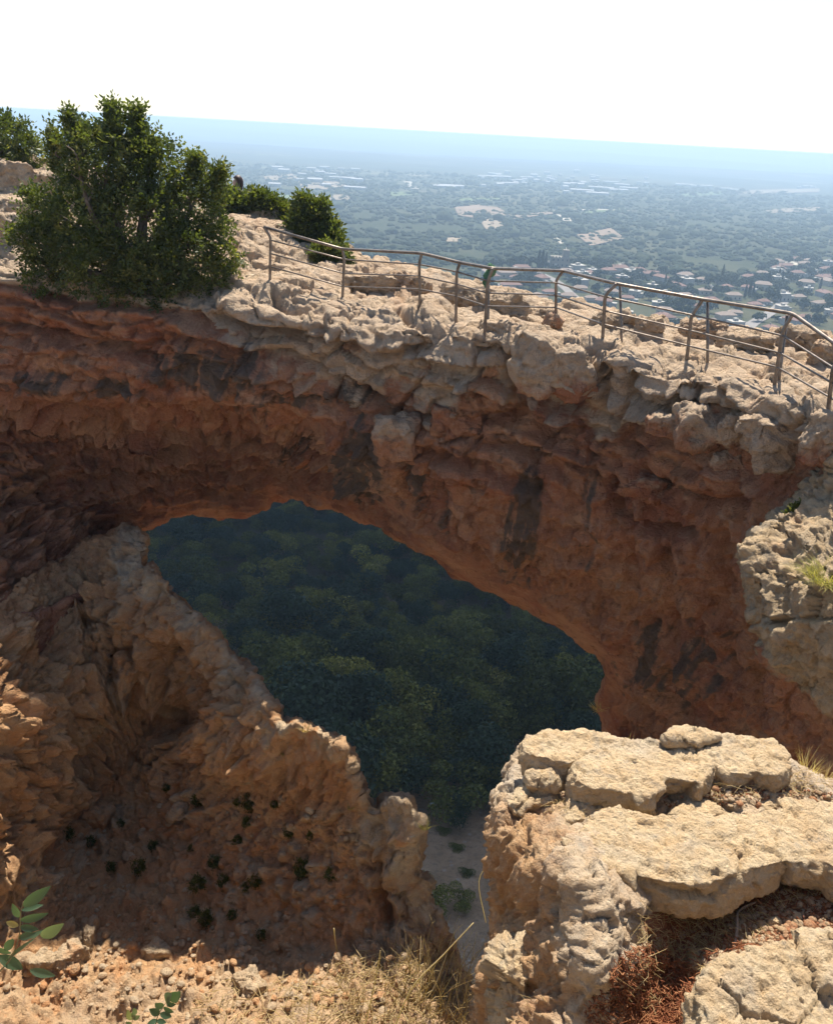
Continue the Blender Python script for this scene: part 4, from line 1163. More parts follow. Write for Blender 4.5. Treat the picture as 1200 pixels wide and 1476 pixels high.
tuft(CLIFFO, 408, 1085, 14, 'small yellow-green tuft on the cliff wall below its shoulder', 36, 50, 'greengrass', .9)
tuft(CLIFFO, 612, 1192, 20, 'yellow-green tuft at the tip of the rock pillar', 37, 60, 'greengrass', .8)
tuft(CLIFFO, 505, 1165, 10, 'tiny green tuft on the cliff beside the rock pillar', 38, 40, 'greengrass', .8)

# tall dry stalks in the gully: what nobody could count, one object, and the few that stand out
def stalks():
    r = np.random.default_rng(41)
    parts, hue = [], []
    for i in range(480):
        px = 430 + 300 * r.beta(2.6, 1.2); py = r.uniform(1385, 1580)
        if px > 690 and py < 1440: continue
        b = hit(CLIFFO, px, py)
        if b is None: continue
        L = r.uniform(.25, .95) * (1.25 if px > 600 else .8)
        d = np.array([r.normal() * .22 + .08, r.normal() * .22, 1.]); p = np.array(b) - [0, 0, .05]; pts = [p]
        for j in range(4):
            d = d + r.normal(size=3) * .12; d /= np.linalg.norm(d); p = p + d * L / 4; pts.append(p)
        V, F = tube(smooth_path(pts, 2), np.linspace(.0075, .0025, 9), 3, False)
        parts.append((V, F)); hue.append(np.full(len(V), r.uniform(0, 1)))
        if r.random() < .6:      # a seed head or side twigs
            for _ in range(r.integers(1, 5)):
                k = r.integers(1, 5); q = np.array(pts[k]); e = q + (rand_dirs(1, r)[0] * .6 + d) * r.uniform(.05, .22)
                V, F = tube([q, (q + e) / 2 + r.normal(size=3) * .012, e], [.0045, .003, .002], 3, False); parts.append((V, F)); hue.append(np.full(len(V), r.uniform(.1, 1)))
    V, F = merge(parts); me = np_mesh('dry_grass', V, F); add_attr(me, 'hue', np.concatenate(hue))
    o = obj('dry_grass', me, M['straw']); tag(o, 'thin dry grass stalks filling the gully at the bottom of the picture', 'dry grass', kind='stuff')
stalks()

def tall_stalk(pts, Y, label, w=.006, seed=1):
    r = np.random.default_rng(seed)
    P = np.array([atY(px, py, Y + dy) for px, py, dy in pts])
    V, F = tube(smooth_path(P, 5), np.linspace(w, w * .45, (len(P) - 1) * 5 + 1), 6)
    me = np_mesh('dry_stalk', V - P[0], F); add_attr(me, 'hue', np.full(len(V), .95))
    tag(obj('dry_stalk', me, M['straw'], loc=P[0]), label, 'dry stalk')
tall_stalk([(556,1520,0),(590,1430,0),(640,1375,.05),(682,1330,.1)], 4.2, 'long pale stalk leaning right across the gully, longest of them', .007)
tall_stalk([(520,1500,0),(535,1440,0),(545,1390,0),(548,1370,0)], 4.3, 'upright pale stalk in the gully left of the long leaning one', .006)
tall_stalk([(440,1500,0),(447,1440,0),(450,1412,0)], 4.2, 'short upright stalk standing in the rubble at the bottom middle', .005)
tall_stalk([(502,1403,0),(486,1370,0),(481,1338,0)], 9.6, 'bent pale root hanging on the cliff foot', .02)
tall_stalk([(700,1330,.1),(690,1270,0),(712,1235,-.1)], 5.0, 'thin reddish stalk rising in front of the dry field', .004)

# twigs on the soil
def twig(pts, host, label, w, seed):
    P = []
    for px, py in pts:
        h = hit(host, px, py)
        P.append(np.array(h) + [0, 0, w * 1.2] if h is not None else atZ(px, py, -2.85))
    P = np.array(P)
    return P
def build_twig():
    base = twig([(1056,1372),(1060,1345),(1060,1318)], OUTO, '', .007, 1)
    a = twig([(1060,1318),(1072,1310),(1086,1306)], OUTO, '', .007, 1); b = twig([(1060,1318),(1046,1316),(1036,1310)], OUTO, '', .005, 1)
    for q in (base, a, b): q[:, 2] += np.linspace(0, .012, len(q))
    V, F = merge([tube(smooth_path(base, 4), np.interp(np.arange(9), [0, 3, 8], [.004, .0075, .0065]), 7), tube(smooth_path(a, 4), np.linspace(.0065, .0045, 9), 7), tube(smooth_path(b, 4), np.linspace(.0045, .002, 9), 6)])
    me = np_mesh('twig', V - base[0], F)
    tag(obj('twig', me, simple_material('grey_wood', (.22, .155, .10), (.32, .24, .17), 30, .9, .4), loc=base[0]), 'forked grey twig lying on the red soil', 'twig')
build_twig()

# leafy sprigs at the bottom left
def leaf_blade(L, W, r, curl=.25):
    n = 7; V, Q = [], []
    for i in range(n):
        t = i / (n - 1); w = W * (math.sin(math.pi * min(1, t * .93 + .05)) ** .8) * (1 - .25 * t)
        z = -curl * L * t * t
        V += [[-w, L * t, z + .25 * w], [0, L * t, z], [w, L * t, z + .25 * w]]
    for i in range(n - 1):
        for k in (0, 1):
            a = 3 * i + k; Q.append([a, a + 1, a + 4, a + 3])
    return np.array(V), np.array(Q)
def sprig(label, stem_px, Y, leaves, w, name='leafy_sprig'):
    """leaves: foot px, tip px, width ratio, hue"""
    r = np.random.default_rng(int(stem_px[0][0]) + 77)
    base = atY(*stem_px[0], Y)
    t = thing(name, label, 'plant', base)
    P = np.array([atY(px, py, Y) for px, py in stem_px]) - base
    V, F = tube(smooth_path(P, 6), np.linspace(w, w * .4, (len(P) - 1) * 6 + 1), 7)
    obj('stem', np_mesh('stem', V, F), simple_material('green_stem', (.16, .12, .06), (.22, .2, .09), 20, .6), t)
    for (a, b, wr, hu) in leaves:
        A, B = atY(*a, Y) - base, atY(*b, Y + r.uniform(-.03, .03)) - base
        d = B - A; L = np.linalg.norm(d); d /= L
        up = np.array([.1, -.75, .65]) + r.normal(size=3) * .25; s = np.cross(d, up); s /= np.linalg.norm(s); u = np.cross(s, d)
        V, Q = leaf_blade(L, L * wr, r, r.uniform(.05, .25))
        W = A + V[:, :1] * s + V[:, 1:2] * d + V[:, 2:] * u
        me = np_mesh('leaf', W, Q); add_attr(me, 'hue', np.full(len(W), hu))
        obj('leaf', me, M['sprig'], t)
sprig('green sprig with long pointed leaves and one yellow leaf at the bottom left edge', [(-70,1560),(-20,1430),(14,1384),(28,1350),(30,1318),(34,1300)], 2.1,
      [((34,1306),(70,1281),.19,.3),((32,1312),(62,1304),.17,.2),((28,1322),(18,1306),.2,.35),((30,1326),(66,1322),.2,.25),((30,1336),(55,1340),.2,.1),((27,1334),(8,1330),.28,1.0),((20,1354),(5,1372),.22,.1),((28,1352),(50,1346),.2,.3),
       ((40,1352),(62,1342),.2,.5),((60,1350),(88,1336),.2,.6),((66,1346),(76,1345),.3,.7),((-2,1378),(36,1398),.2,.45),((-6,1366),(16,1376),.2,.5),((44,1398),(78,1408),.2,.55),((10,1384),(40,1356),.05,.6)], .004)
sprig('small sprig of paired oval leaves at the bottom edge, left of centre', [(218,1520),(226,1470),(236,1450),(244,1440)], 1.9,
      [((244,1441),(258,1432),.3,.2),((240,1447),(252,1449),.3,.15),((240,1446),(243,1434),.25,.2),((236,1452),(250,1460),.3,.15),((235,1452),(224,1447),.3,.2),((231,1461),(248,1466),.3,.1),((230,1462),(216,1455),.3,.15),((226,1471),(240,1474),.3,.1),((226,1470),(212,1478),.3,.2)], .002)
sprig('tiny pale sprig beside the paired oval leaves at the bottom edge', [(186,1520),(190,1478),(193,1464)], 1.95,
      [((193,1465),(194,1455),.25,.6),((191,1468),(200,1466),.2,.6),((191,1470),(184,1462),.22,.7),((189,1476),(182,1474),.25,.6)], .0018)
print('plants', time.time() - T0)

# small dark plants rooted in the pebbly slope
def slope_plants():
    src = None
    r = np.random.default_rng(91)
    for px, py in [(240,1136),(285,1155),(341,1157),(360,1157),(355,1187),(173,1189),(96,1202),(221,1219),(275,1224),(309,1243),(160,1251),(283,1275),(323,1272),(352,1280),(368,1270),(280,1315),(296,1325),(333,1320),(376,1347),(341,1213),(448,1205),(416,1200),(435,1253),(475,1261),(395,1160),(130,1215),(200,1250),(250,1180)]:
        h = hit(CLIFFO, px, py)
        if h is None: continue
        if src is None:
            src = thing('rock_plant', 'small dark green plant rooted among the pebbles of the shaded slope', 'plant', h, group='small dark plants on the pebbly slope')
            obj('crown', leaf_crown('crown', [(np.array([0, -.02, .04]), .10), (np.array([.05, -.03, -.02]), .08)], 130, .045, r, 7, .07), M['leaf'], src)
            obj('stem', limbs_mesh('stem', (0, .06, -.06), [(0, -.02, .08), (.06, -.03, .0)], r, .008), M['bark'], src)
            o = src
        else: o = copy_tree(src)
        s = r.uniform(.42, .95); o.location = h; o.scale = (s, s, s * r.uniform(.9, 1.5)); o.rotation_euler = (0, 0, r.uniform(-1, 1))
slope_plants()
# ------------------------------------------------------------------ the valley, the plain, the town
_py = [-400,-60,0,20,45,60,75,90,130,185,240,330,450,560,1000,3000,6000,8000,11000,16500]
_pz = [-60,-60,-52,-50,-56,-59,-62,-68,-80,-86,-90,-101,-114,-117,-120,-124,-128,-122,-104,-108]
def ground_z(x, y):
    x, y = np.asarray(x, float), np.asarray(y, float)
    z = np.interp(y, _py, _pz)
    P = np.stack([np.ravel(x), np.ravel(y), np.zeros(x.size)], 1).astype(np.float32)
    a = (fbm(P / 70, 3, 1., .5, 601)).reshape(x.shape); b = fbm(P / 500, 3, 1., .5, 602).reshape(x.shape); c = fbm(P * np.array([.6, 1.7, 1], np.float32) / 3200, 4, 1., .5, 603).reshape(x.shape)
    z = z + a * 5 * sstep(60, 110, y) * (1 - sstep(350, 550, y)) + a * 1.4 * (1 - sstep(60, 110, y)) + b * 7 * sstep(500, 1100, y) + c * 60 * sstep(1800, 6000, y) + 120 * sstep(7000, 11000, y) * c
    # the flat-topped hill on the skyline
    z = z + 75 * np.exp(-(((x + 3300) / 420) ** 4)) * np.exp(-((y - 12300) / 500) ** 2)
    return z
GZ_near = Grid2(ground_z, -450, 1050, 20, 1300, 501, 427)
def land_point(px, py):
    """where the line of sight through a picture point meets the land"""
    dx, dy, dz = [float(v) for v in ray(px, py)]
    t = np.geomspace(25, 16000, 1500)
    x, y, z = dx / dy * t, t, dz / dy * t
    g = ground_z(x, y)
    i = int(np.argmax(z < g)) if (z < g).any() else len(t) - 1
    i = max(i, 1)
    a, b = z[i - 1] - g[i - 1], z[i] - g[i]
    s = a / (a - b + 1e-9); tt = t[i - 1] + (t[i] - t[i - 1]) * s
    return np.array([dx / dy * tt, tt, float(ground_z(np.array([dx / dy * tt]), np.array([tt]))[0])])

def build_land():
    ys = np.concatenate([np.linspace(-400, 20, 12), np.linspace(24, 130, 70)[:-1], np.geomspace(130, 16500, 300)])
    u = np.linspace(-1, 1, 241)
    half = 260 + np.maximum(ys, 0) * 1.05
    half = np.minimum(half, 15500)
    X = u[None] * half[:, None]; Y = np.repeat(ys[:, None], len(u), 1)
    Z = ground_z(X, Y)
    V = np.stack([X, Y, Z], -1).reshape(-1, 3)
    i, j = np.meshgrid(np.arange(len(ys) - 1), np.arange(len(u) - 1), indexing='ij'); n = len(u)
    a = (i * n + j).ravel(); Q = np.stack([a, a + 1, a + n + 1, a + n], 1)
    m = NT('valley_land'); v = m.coord()
    soil = m.mix(m.rng(m.noise(v, .35, 6, .65), .35, .65), (.24, .155, .088), (.32, .215, .13))
    soil = m.mix(m.rng(m.noise(v, 2.2, 5, .7), .5, .7, 0, .6), soil, (.10, .075, .055))
    soil = m.mix(m.rng(m.voro(v, .9), .05, .22, .8, 0), soil, (.30, .25, .20))
    # far scrub seen from above: speckled crowns with bare ground and fields between
    crown = m.voro(v, .16)
    scrub = m.mix(m.rng(crown, .2, .65), (.032, .046, .022), (.066, .070, .042))
    big = m.noise(v, .0045, 8, .62)
    scrub = m.mix(m.rng(big, .46, .66, 0, .8), scrub, (.15, .13, .075))
    scrub = m.mix(m.rng(m.noise(v, .0011, 6, .6), .4, .6, 0, .55), scrub, (.030, .044, .020))
    cells = m.voro(m.coord((.0030, .0055, 1)), 1., out='Color')
    sep = m.n('ShaderNodeSeparateColor'); m.l(cells, sep.inputs[0])
    fieldmask = m.math('MULTIPLY', m.rng(sep.outputs[0], .78, .80), m.rng(m.noise(v, .0007, 3), .48, .56))
    fieldc = m.mix(sep.outputs[1], (.26, .21, .14), (.10, .13, .05))
    geo = m.n('ShaderNodeNewGeometry'); sx = m.n('ShaderNodeSeparateXYZ'); m.l(geo.outputs['Position'], sx.inputs[0])
    yy = sx.outputs['Y']
    far = m.mix(m.math('MULTIPLY', fieldmask, m.rng(yy, 1500, 2400)), scrub, fieldc)
    col = m.mix(m.rng(m.math('ADD', yy, m.math('MULTIPLY', m.noise(v, .05, 4), 60)), 130, 210), soil, far)
    m.bsdf(col, 1., m.bump(m.math('ADD', m.noise(v, .4, 6, .7), m.noise(v, 2.5, 4, .7)), .6, .6), .05)
    tag(obj('terrain', np_mesh('terrain', V, Q), m.m), kind='structure')
build_land()

def drape(name, poly_px=None, strip_px=None, width=4., lift=.25, mat=None, n=12):
    """a thin sheet on the land: a field (outline in the picture) or a road (centre line in the picture, width in metres)"""
    if strip_px is not None:
        P = smooth_path(np.array([land_point(*p) for p in strip_px])[:, :2], n)
        t = np.gradient(P, axis=0); t /= np.linalg.norm(t, axis=1, keepdims=True); nn = np.stack([-t[:, 1], t[:, 0]], 1)
        L, R = P + nn * width / 2, P - nn * width / 2
        XY = np.stack([L, (L + R) / 2, R], 1).reshape(-1, 2)
        k = np.arange(len(P) - 1)
        Q = np.concatenate([np.stack([3 * k + c, 3 * k + 1 + c, 3 * k + 4 + c, 3 * k + 3 + c], 1) for c in (0, 1)])
    else:
        C = np.array([land_point(*p) for p in poly_px])[:, :2]
        c = C.mean(0); m = len(C); rings = 7
        XY = np.vstack([c + (C - c) * s for s in np.linspace(1 / rings, 1, rings)] + [c[None]])
        Q = []
        for r_ in range(rings - 1):
            for j in range(m): Q.append([r_ * m + j, r_ * m + (j + 1) % m, (r_ + 1) * m + (j + 1) % m, (r_ + 1) * m + j])
        Tn = [[rings * m, j, (j + 1) % m] for j in range(m)]
        Q = [np.array(Q), np.array(Tn)]
    z = ground_z(XY[:, 0], XY[:, 1]) + lift
    V = np.column_stack([XY, z])
    me = np_mesh(name, V, Q)
    return tag(obj(name, me, mat), kind='structure')
M['dirt'] = simple_material('bare_field', (.30, .235, .16), (.22, .17, .11), .02, 1., obj_space=False)
M['dirt2'] = simple_material('reddish_field', (.27, .19, .13), (.20, .15, .10), .03, 1., obj_space=False)
M['green'] = simple_material('green_field', (.10, .14, .05), (.14, .17, .07), .02, 1., obj_space=False)
M['asphalt'] = simple_material('pale_road', (.25, .23, .21), (.19, .175, .16), .2, .95, obj_space=False)
M['chalk'] = simple_material('chalk_track', (.46, .42, .34), (.38, .34, .27), .1, 1., obj_space=False)
for poly, mt in [([(655,300),(690,296),(718,300),(735,311),(690,316),(660,312)], 'dirt2'), ([(430,262),(470,258),(500,268),(470,274),(434,272)], 'dirt'), ([(438,284),(500,281),(505,289),(450,290)], 'dirt'),
                 ([(380,255),(420,251),(430,257),(385,262)], 'dirt'), ([(310,258),(350,256),(352,262),(314,263)], 'dirt'), ([(640,345),(664,343),(662,350),(644,350)], 'dirt'),
                 ([(735,312),(800,305),(804,308),(740,317)], 'dirt2'), ([(690,318),(720,316),(726,330),(700,332)], 'dirt'), ([(840,305),(905,301),(905,305),(845,309)], 'green'), ([(660,287),(720,286),(720,290),(664,291)], 'green'),
                 ([(1100,303),(1180,299),(1182,304),(1108,308)], 'dirt'), ([(1125,378),(1152,374),(1160,381),(1140,388),(1120,386)], 'chalk'), ([(830,340),(880,330),(900,345),(850,356)], 'dirt2'), ([(560,278),(600,276),(602,282),(566,284)], 'green'),
                 ([(980,280),(1040,276),(1042,281),(984,285)], 'green'), ([(1060,275),(1180,272),(1180,277),(1064,281)], 'dirt'), ([(380,284),(420,282),(424,288),(386,290)], 'green')]:
    drape('field', poly_px=poly, mat=M[mt], lift=1.6)
drape('road', strip_px=[(1062,486),(1085,466),(1108,452),(1124,440),(1132,428),(1130,418)], width=9, mat=M['asphalt'], lift=.4)
drape('road', strip_px=[(772,392),(800,405),(830,430),(860,452),(890,470)], width=8, mat=M['asphalt'], lift=.4)
drape('road', strip_px=[(860,478),(930,468),(1000,460),(1050,466),(1085,466)], width=7, mat=M['asphalt'], lift=.35)
drape('road', strip_px=[(690,420),(735,405),(772,392),(830,395),(900,412)], width=6, mat=M['asphalt'], lift=.3)
drape('track', strip_px=[(586,262),(592,267),(598,273)], width=22, mat=M['chalk'], lift=1.6)
drape('track', strip_px=[(797,342),(810,352),(812,362)], width=7, mat=M['chalk'], lift=1.)
drape('track', strip_px=[(800,305),(860,303),(915,305)], width=16, mat=M['chalk'], lift=1.6)
drape('track', strip_px=[(800,306),(812,314),(818,320)], width=14, mat=M['chalk'], lift=1.6)

# ---- trees: a handful of kinds, each with trunk and crown; the copies share their meshes
def clump_crown(name, r, R, Hh, n, size, lobes=7, flat=.8):
    """leaf clumps over several lobes of a crown of radius R and height Hh, standing on z = 0"""
    lc = np.column_stack([r.normal(size=(lobes, 2)) * R * .42, Hh * (.42 + .36 * r.random(lobes))]); lr = R * r.uniform(.34, .66, lobes)
    k = r.integers(0, lobes, n); u = rand_dirs(n, r); u[:, 2] = np.where(u[:, 2] < -.35, -u[:, 2], u[:, 2])
    bump_ = 1 + .3 * fbm((u * 2 + k[:, None] * 3.3).astype(np.float32), 2, 1.3, .6, 5)
    C = lc[k] + u * (lr[k] * (.72 + .3 * r.random(n)) * bump_)[:, None] * np.array([1, 1, flat])
    nor = u * .7 + rand_dirs(n, r) * .7; nor /= np.linalg.norm(nor, axis=1, keepdims=True)
    a = np.cross(nor, rand_dirs(n, r)); a /= np.linalg.norm(a, axis=1, keepdims=True); b = np.cross(nor, a)
    s = size * r.uniform(.6, 1.3, (n, 1))
    V, Q = quads_from(C, a * s, b * s * .7)
    me = np_mesh(name, V, Q, smooth=False)
    hue = np.clip(.35 + .25 * r.normal(size=n) + .3 * fbm((C * .8).astype(np.float32), 2, 1., .5, 6), 0, 1)
    add_attr(me, 'hue', np.repeat(hue, 4))
    return me
def trunk_mesh(name, r, Hh, w):
    return limbs_mesh(name, (0, 0, -.4), [(r.normal() * Hh * .16, r.normal() * Hh * .16, Hh * .62) for _ in range(3)], r, w, 2)
def tree_kind(name, label, cat, seed, R, Hh, n, size, mat, group, lobes=7, flat=.8, w=.16):
    r = np.random.default_rng(seed)
    t = thing(name, label, cat, (0, 0, 0), group=group)
    obj('crown', clump_crown('crown', r, R, Hh, n, size, lobes, flat), M[mat], t)
    obj('trunk', trunk_mesh('trunk', r, Hh, w), M['bark'], t)
    return t
M['leaf_mid'] = leaf_material('maquis_leaf', (.064, .066, .015), (.13, .125, .028), (.24, .21, .065), .08, .8, .1, vary=True)
M['leaf_grey'] = leaf_material('olive_leaf', (.075, .090, .062), (.12, .135, .095), (.19, .20, .15), .12, .6, .25)
M['leaf_carob'] = leaf_material('carob_leaf', (.040, .075, .020), (.070, .115, .032), (.12, .15, .05), .2, .55, .3)  # greener leaf colour for the single carob
GRP = 'trees on the wooded valley slope seen through the arch'
LAB = 'dark evergreen tree on the wooded valley slope seen through the arch'
KINDS = [tree_kind('oak_tree', LAB, 'tree', 700 + i, 2.3, 3.4 + .3 * i, 3000, .115, 'leaf_mid' if i % 3 else 'leaf_far', GRP) for i in range(5)]
GREY = tree_kind('olive_tree', 'pale grey-green rounded tree beside the bare patch on the valley floor', 'tree', 711, 2.3, 3.6, 3000, .12, 'leaf_grey', None)
CAROB = tree_kind('carob_tree', 'bright green tree standing out on the dark valley slope near the right pier', 'tree', 712, 2.6, 4.2, 3000, .13, 'leaf_carob', None)

def scatter_valley():
    r = np.random.default_rng(720)
    P = []
    y = 58.
    # jittered rows from the near edge of the wood to the top of the slope
    pts = []
    while y < 420:
        step = 3.3 + y * .006
        half = .42 * y + 14
        for x in np.arange(-half, half * .85, step):
            pts.append((x + r.normal() * step * .33, y + r.normal() * step * .33))
        y += step * .92
    pts = np.array(pts)
    z = ground_z(pts[:, 0], pts[:, 1])
    px, py = project(pts[:, 0], pts[:, 1], z)
    ok = (poly_sdf(px, py, HOLE) < 70)
    # bare ground: the dry field and the patches in the wood
    bare = (py > 1178 + 10 * np.sin(px * .07)) | (gauss(px, py, [(600,1098,26,16,1),(655,1112,20,8,1),(725,1068,34,10,1),(690,1040,20,7,.9)]) > .55)
    bare |= (fbm(np.column_stack([pts / 16, pts[:, :1] * 0]).astype(np.float32), 2, 1., .5, 33) > .30) & (py < 1120)
    pts, z, px, py = [q[ok & ~bare] for q in (pts, z, px, py)]
    s = r.lognormal(.16, .28, len(pts)) * np.where(pts[:, 1] < 110, 1.15, 1.0)
    # the nearest ones in view are trees of their own
    vis = (poly_sdf(px, py, HOLE) < -4) & (poly_sdf(px, py, CLIFF_O) > 4) & (poly_sdf(px, py, OUT_O) > 4)
    d = np.where(vis, pts[:, 1] / s, 1e9)
    near = np.argsort(d)[:292]
    for k, i in enumerate(near):
        src = KINDS[k % 5]
        o = src if k < 5 else copy_tree(src)
        o.location = (pts[i, 0], pts[i, 1], z[i] - .1); o.rotation_euler = (0, 0, r.uniform(0, 6.28)); o.scale = (s[i], s[i], s[i] * r.uniform(.85, 1.15))
    rest = np.setdiff1d(np.arange(len(pts)), near)
    me = bpy.data.meshes.new('woodland'); me.vertices.add(len(rest))
    co = np.column_stack([pts[rest], z[rest] - .1]).astype(np.float32); me.vertices.foreach_set('co', co.ravel())
    add_attr(me, 'size', s[rest]); add_attr(me, 'turn', r.uniform(0, 6.28, len(rest))); 
    a = me.attributes.new('pick', 'INT', 'POINT'); a.data.foreach_set('value', r.integers(0, 5, len(rest)).astype(np.int32))
    o = obj('woodland', me); tag(o, 'dark evergreen woodland covering the upper valley slope beyond the nearer trees', 'woodland', kind='stuff')
    instance_on(o, [c for t in KINDS for c in t.children if c.name.startswith('crown')])
    print('valley trees', len(pts))

def instance_on(o, sources):
    g = bpy.data.node_groups.new('scatter', 'GeometryNodeTree')
    g.interface.new_socket('Geometry', in_out='INPUT', socket_type='NodeSocketGeometry'); g.interface.new_socket('Geometry', in_out='OUTPUT', socket_type='NodeSocketGeometry')
    N, Lk = g.nodes, g.links
    gi, go = N.new('NodeGroupInput'), N.new('NodeGroupOutput')
    def attr(n, t):
        a = N.new('GeometryNodeInputNamedAttribute'); a.data_type = t; a.inputs['Name'].default_value = n; return a.outputs[0]
    size, turn, pick = attr('size', 'FLOAT'), attr('turn', 'FLOAT'), attr('pick', 'INT')
    rot = N.new('ShaderNodeCombineXYZ'); Lk.new(turn, rot.inputs['Z'])
    j = N.new('GeometryNodeJoinGeometry')
    for k, s in enumerate(sources):
        oi = N.new('GeometryNodeObjectInfo'); oi.inputs['Object'].default_value = s; oi.transform_space = 'ORIGINAL'
        eq = N.new('FunctionNodeCompare'); eq.data_type = 'INT'; eq.operation = 'EQUAL'; Lk.new(pick, eq.inputs[2]); eq.inputs[3].default_value = k
        ip = N.new('GeometryNodeInstanceOnPoints')
        Lk.new(gi.outputs[0], ip.inputs['Points']); Lk.new(eq.outputs[0], ip.inputs['Selection']); Lk.new(oi.outputs['Geometry'], ip.inputs['Instance'])
        Lk.new(rot.outputs[0], ip.inputs['Rotation']); Lk.new(size, ip.inputs['Scale'])
        Lk.new(ip.outputs[0], j.inputs[0])
    Lk.new(j.outputs[0], go.inputs[0])
    md = o.modifiers.new('scatter', 'NODES'); md.node_group = g
scatter_valley()
def stand(t, px, py, s):
    p = land_point(px, py); t.location = (p[0], p[1], p[2] - .1); t.scale = (s, s, s); return t
stand(GREY, 632, 1112, 1.05); stand(CAROB, 806, 1030, 1.25)
# shrubs on the dry field
for px, py, s, lab in [(628,1312,.75,'larger dark shrub on the dry field in the gap, left of the other'),(668,1306,.5,'smaller dark shrub on the dry field, right of the larger one')]:
    t = copy_tree(KINDS[2]); t.name = 'field_shrub'
    stand(t, px, py, s); t.scale = (s, s, s * .8); t['label'] = lab; t['category'] = 'shrub'; del t['group']
for px, py, lab in [(638,1200,'dark low clump on the far edge of the dry field, left one'),(657,1224,'dark small clump in the middle of the dry field'),(671,1260,'dark tiny clump lowest on the dry field')]:
    t = copy_tree(KINDS[1]); t.name = 'field_clump'; stand(t, px, py, .22); t.scale = (.3, .3, .13); t['label'] = lab; t['category'] = 'shrub'; del t['group']
# the pale signpost at the edge of the wood
p = land_point(621, 1184)
t = thing('signpost', 'thin post with a small pale plate at the edge of the wood', 'signpost', p)
V, F = tube([(0, 0, -.2), (0, 0, 2.3)], .06, 8); obj('post', np_mesh('post', V, F), M['steel'], t)
bm = bmesh.new(); bmesh.ops.create_cube(bm, size=1, matrix=Matrix.Translation((0, -.08, 2.0)) @ Matrix.Diagonal((.42, .04, .7, 1))); bmesh.ops.bevel(bm, geom=bm.edges[:], offset=.012, segments=2, affect='EDGES')
me = bpy.data.meshes.new('plate'); bm.to_mesh(me); bm.free(); obj('plate', me, simple_material('pale_plate', (.45, .47, .46), (.38, .40, .40), 6, .6), t)

# ---- scrub of the plain beyond the wood: low crowns, one mass
def scrub():
    r = np.random.default_rng(730)
    n = 34000
    y = np.exp(r.uniform(math.log(430), math.log(3000), n)); x = r.uniform(-.62, .62, n) * y
    # more of it nearer the town and the foot of the arch
    dens = fbm(np.column_stack([x / 130, y / 130, x * 0]).astype(np.float32), 3, 1., .55, 44)
    p_town = town_mask(x, y)
    keep = (dens > -.16) & (p_town < .5)
    x, y = x[keep], y[keep]
    z = ground_z(x, y)
    U, F = icosphere(2)
    base = U * (1 + .35 * fbm((U * 1.6).astype(np.float32), 2, 1.2, .5, 3))[:, None] * np.array([1, 1, .75]); base[:, 2] = np.maximum(base[:, 2], -.2)
    vs, hs = [], []
    m = len(U)
    s = r.lognormal(.62, .42, len(x)) * (1 + y / 2600)
    a = r.uniform(0, 6.28, len(x)); ca, sa = np.cos(a), np.sin(a)
    V = np.empty((len(x), m, 3), np.float32)
    V[:, :, 0] = (base[None, :, 0] * ca[:, None] - base[None, :, 1] * sa[:, None]) * s[:, None] + x[:, None]
    V[:, :, 1] = (base[None, :, 0] * sa[:, None] + base[None, :, 1] * ca[:, None]) * s[:, None] + y[:, None]
    V[:, :, 2] = base[None, :, 2] * (s * r.uniform(.7, 1.2, len(x)))[:, None] + (z + s * .3)[:, None]
    Fq = (F[None] + (np.arange(len(x)) * m)[:, None, None]).reshape(-1, 3)
    me = np_mesh('scrubland', V.reshape(-1, 3), Fq, smooth=False)
    add_attr(me, 'hue', np.repeat(np.clip(r.normal(.4, .25, len(x)), 0, 1), m))
    mm = NT('scrub_leaf'); mm.bsdf(mm.mix(mm.rng(mm.noise(mm.coord(), 1.2, 3), .35, .65), mm.ramp(mm.attr('hue'), [(0, (.030, .044, .022)), (.6, (.050, .064, .034)), (1, (.085, .088, .05))]), (.02, .03, .012)), .9, None, .1)
    o = obj('scrubland', me, mm.m); tag(o, 'green scrubland and olive groves on the plain between the woods and the far town', 'scrubland', kind='stuff')

# ---- the town below
TOWN = [(690,392),(720,385),(780,380),(830,384),(880,382),(930,392),(985,398),(1040,408),(1090,400),(1120,378),(1200,372),(1230,420),(1230,500),(1150,495),(1060,500),(960,470),(880,470),(840,480),(790,450),(720,440),(690,420)]
_tw = np.array([land_point(*p) for p in TOWN])[:, :2]
def town_mask(x, y): return sstep(12, -6, poly_sdf(x, y, _tw))

M['plaster'] = simple_material('white_plaster', (.42, .40, .36), (.32, .30, .27), .6, .9)
M['plaster2'] = simple_material('cream_plaster', (.50, .43, .34), (.42, .36, .28), .6, .9)
M['redtile'] = simple_material('red_tiles', (.24, .14, .11), (.18, .115, .095), 1.2, .9)
M['paletile'] = simple_material('faded_tiles', (.30, .23, .185), (.24, .19, .155), 1.2, .9)
M['flatroof'] = simple_material('white_flat_roof', (.46, .43, .38), (.34, .32, .28), .5, .9)
M['window'] = simple_material('dark_window', (.03, .035, .04), (.05, .055, .06), 1, .25, spec=.6)
M['stonewall'] = simple_material('grey_stone_wall', (.27, .24, .20), (.21, .185, .155), .5, .95)
def box_verts(x0, x1, y0, y1, z0, z1):
    V = np.array([[x, y, z] for x in (x0, x1) for y in (y0, y1) for z in (z0, z1)], float)
    Q = np.array([[0, 1, 3, 2], [4, 6, 7, 5], [0, 4, 5, 1], [2, 3, 7, 6], [0, 2, 6, 4], [1, 5, 7, 3]])
    return V, [Q]
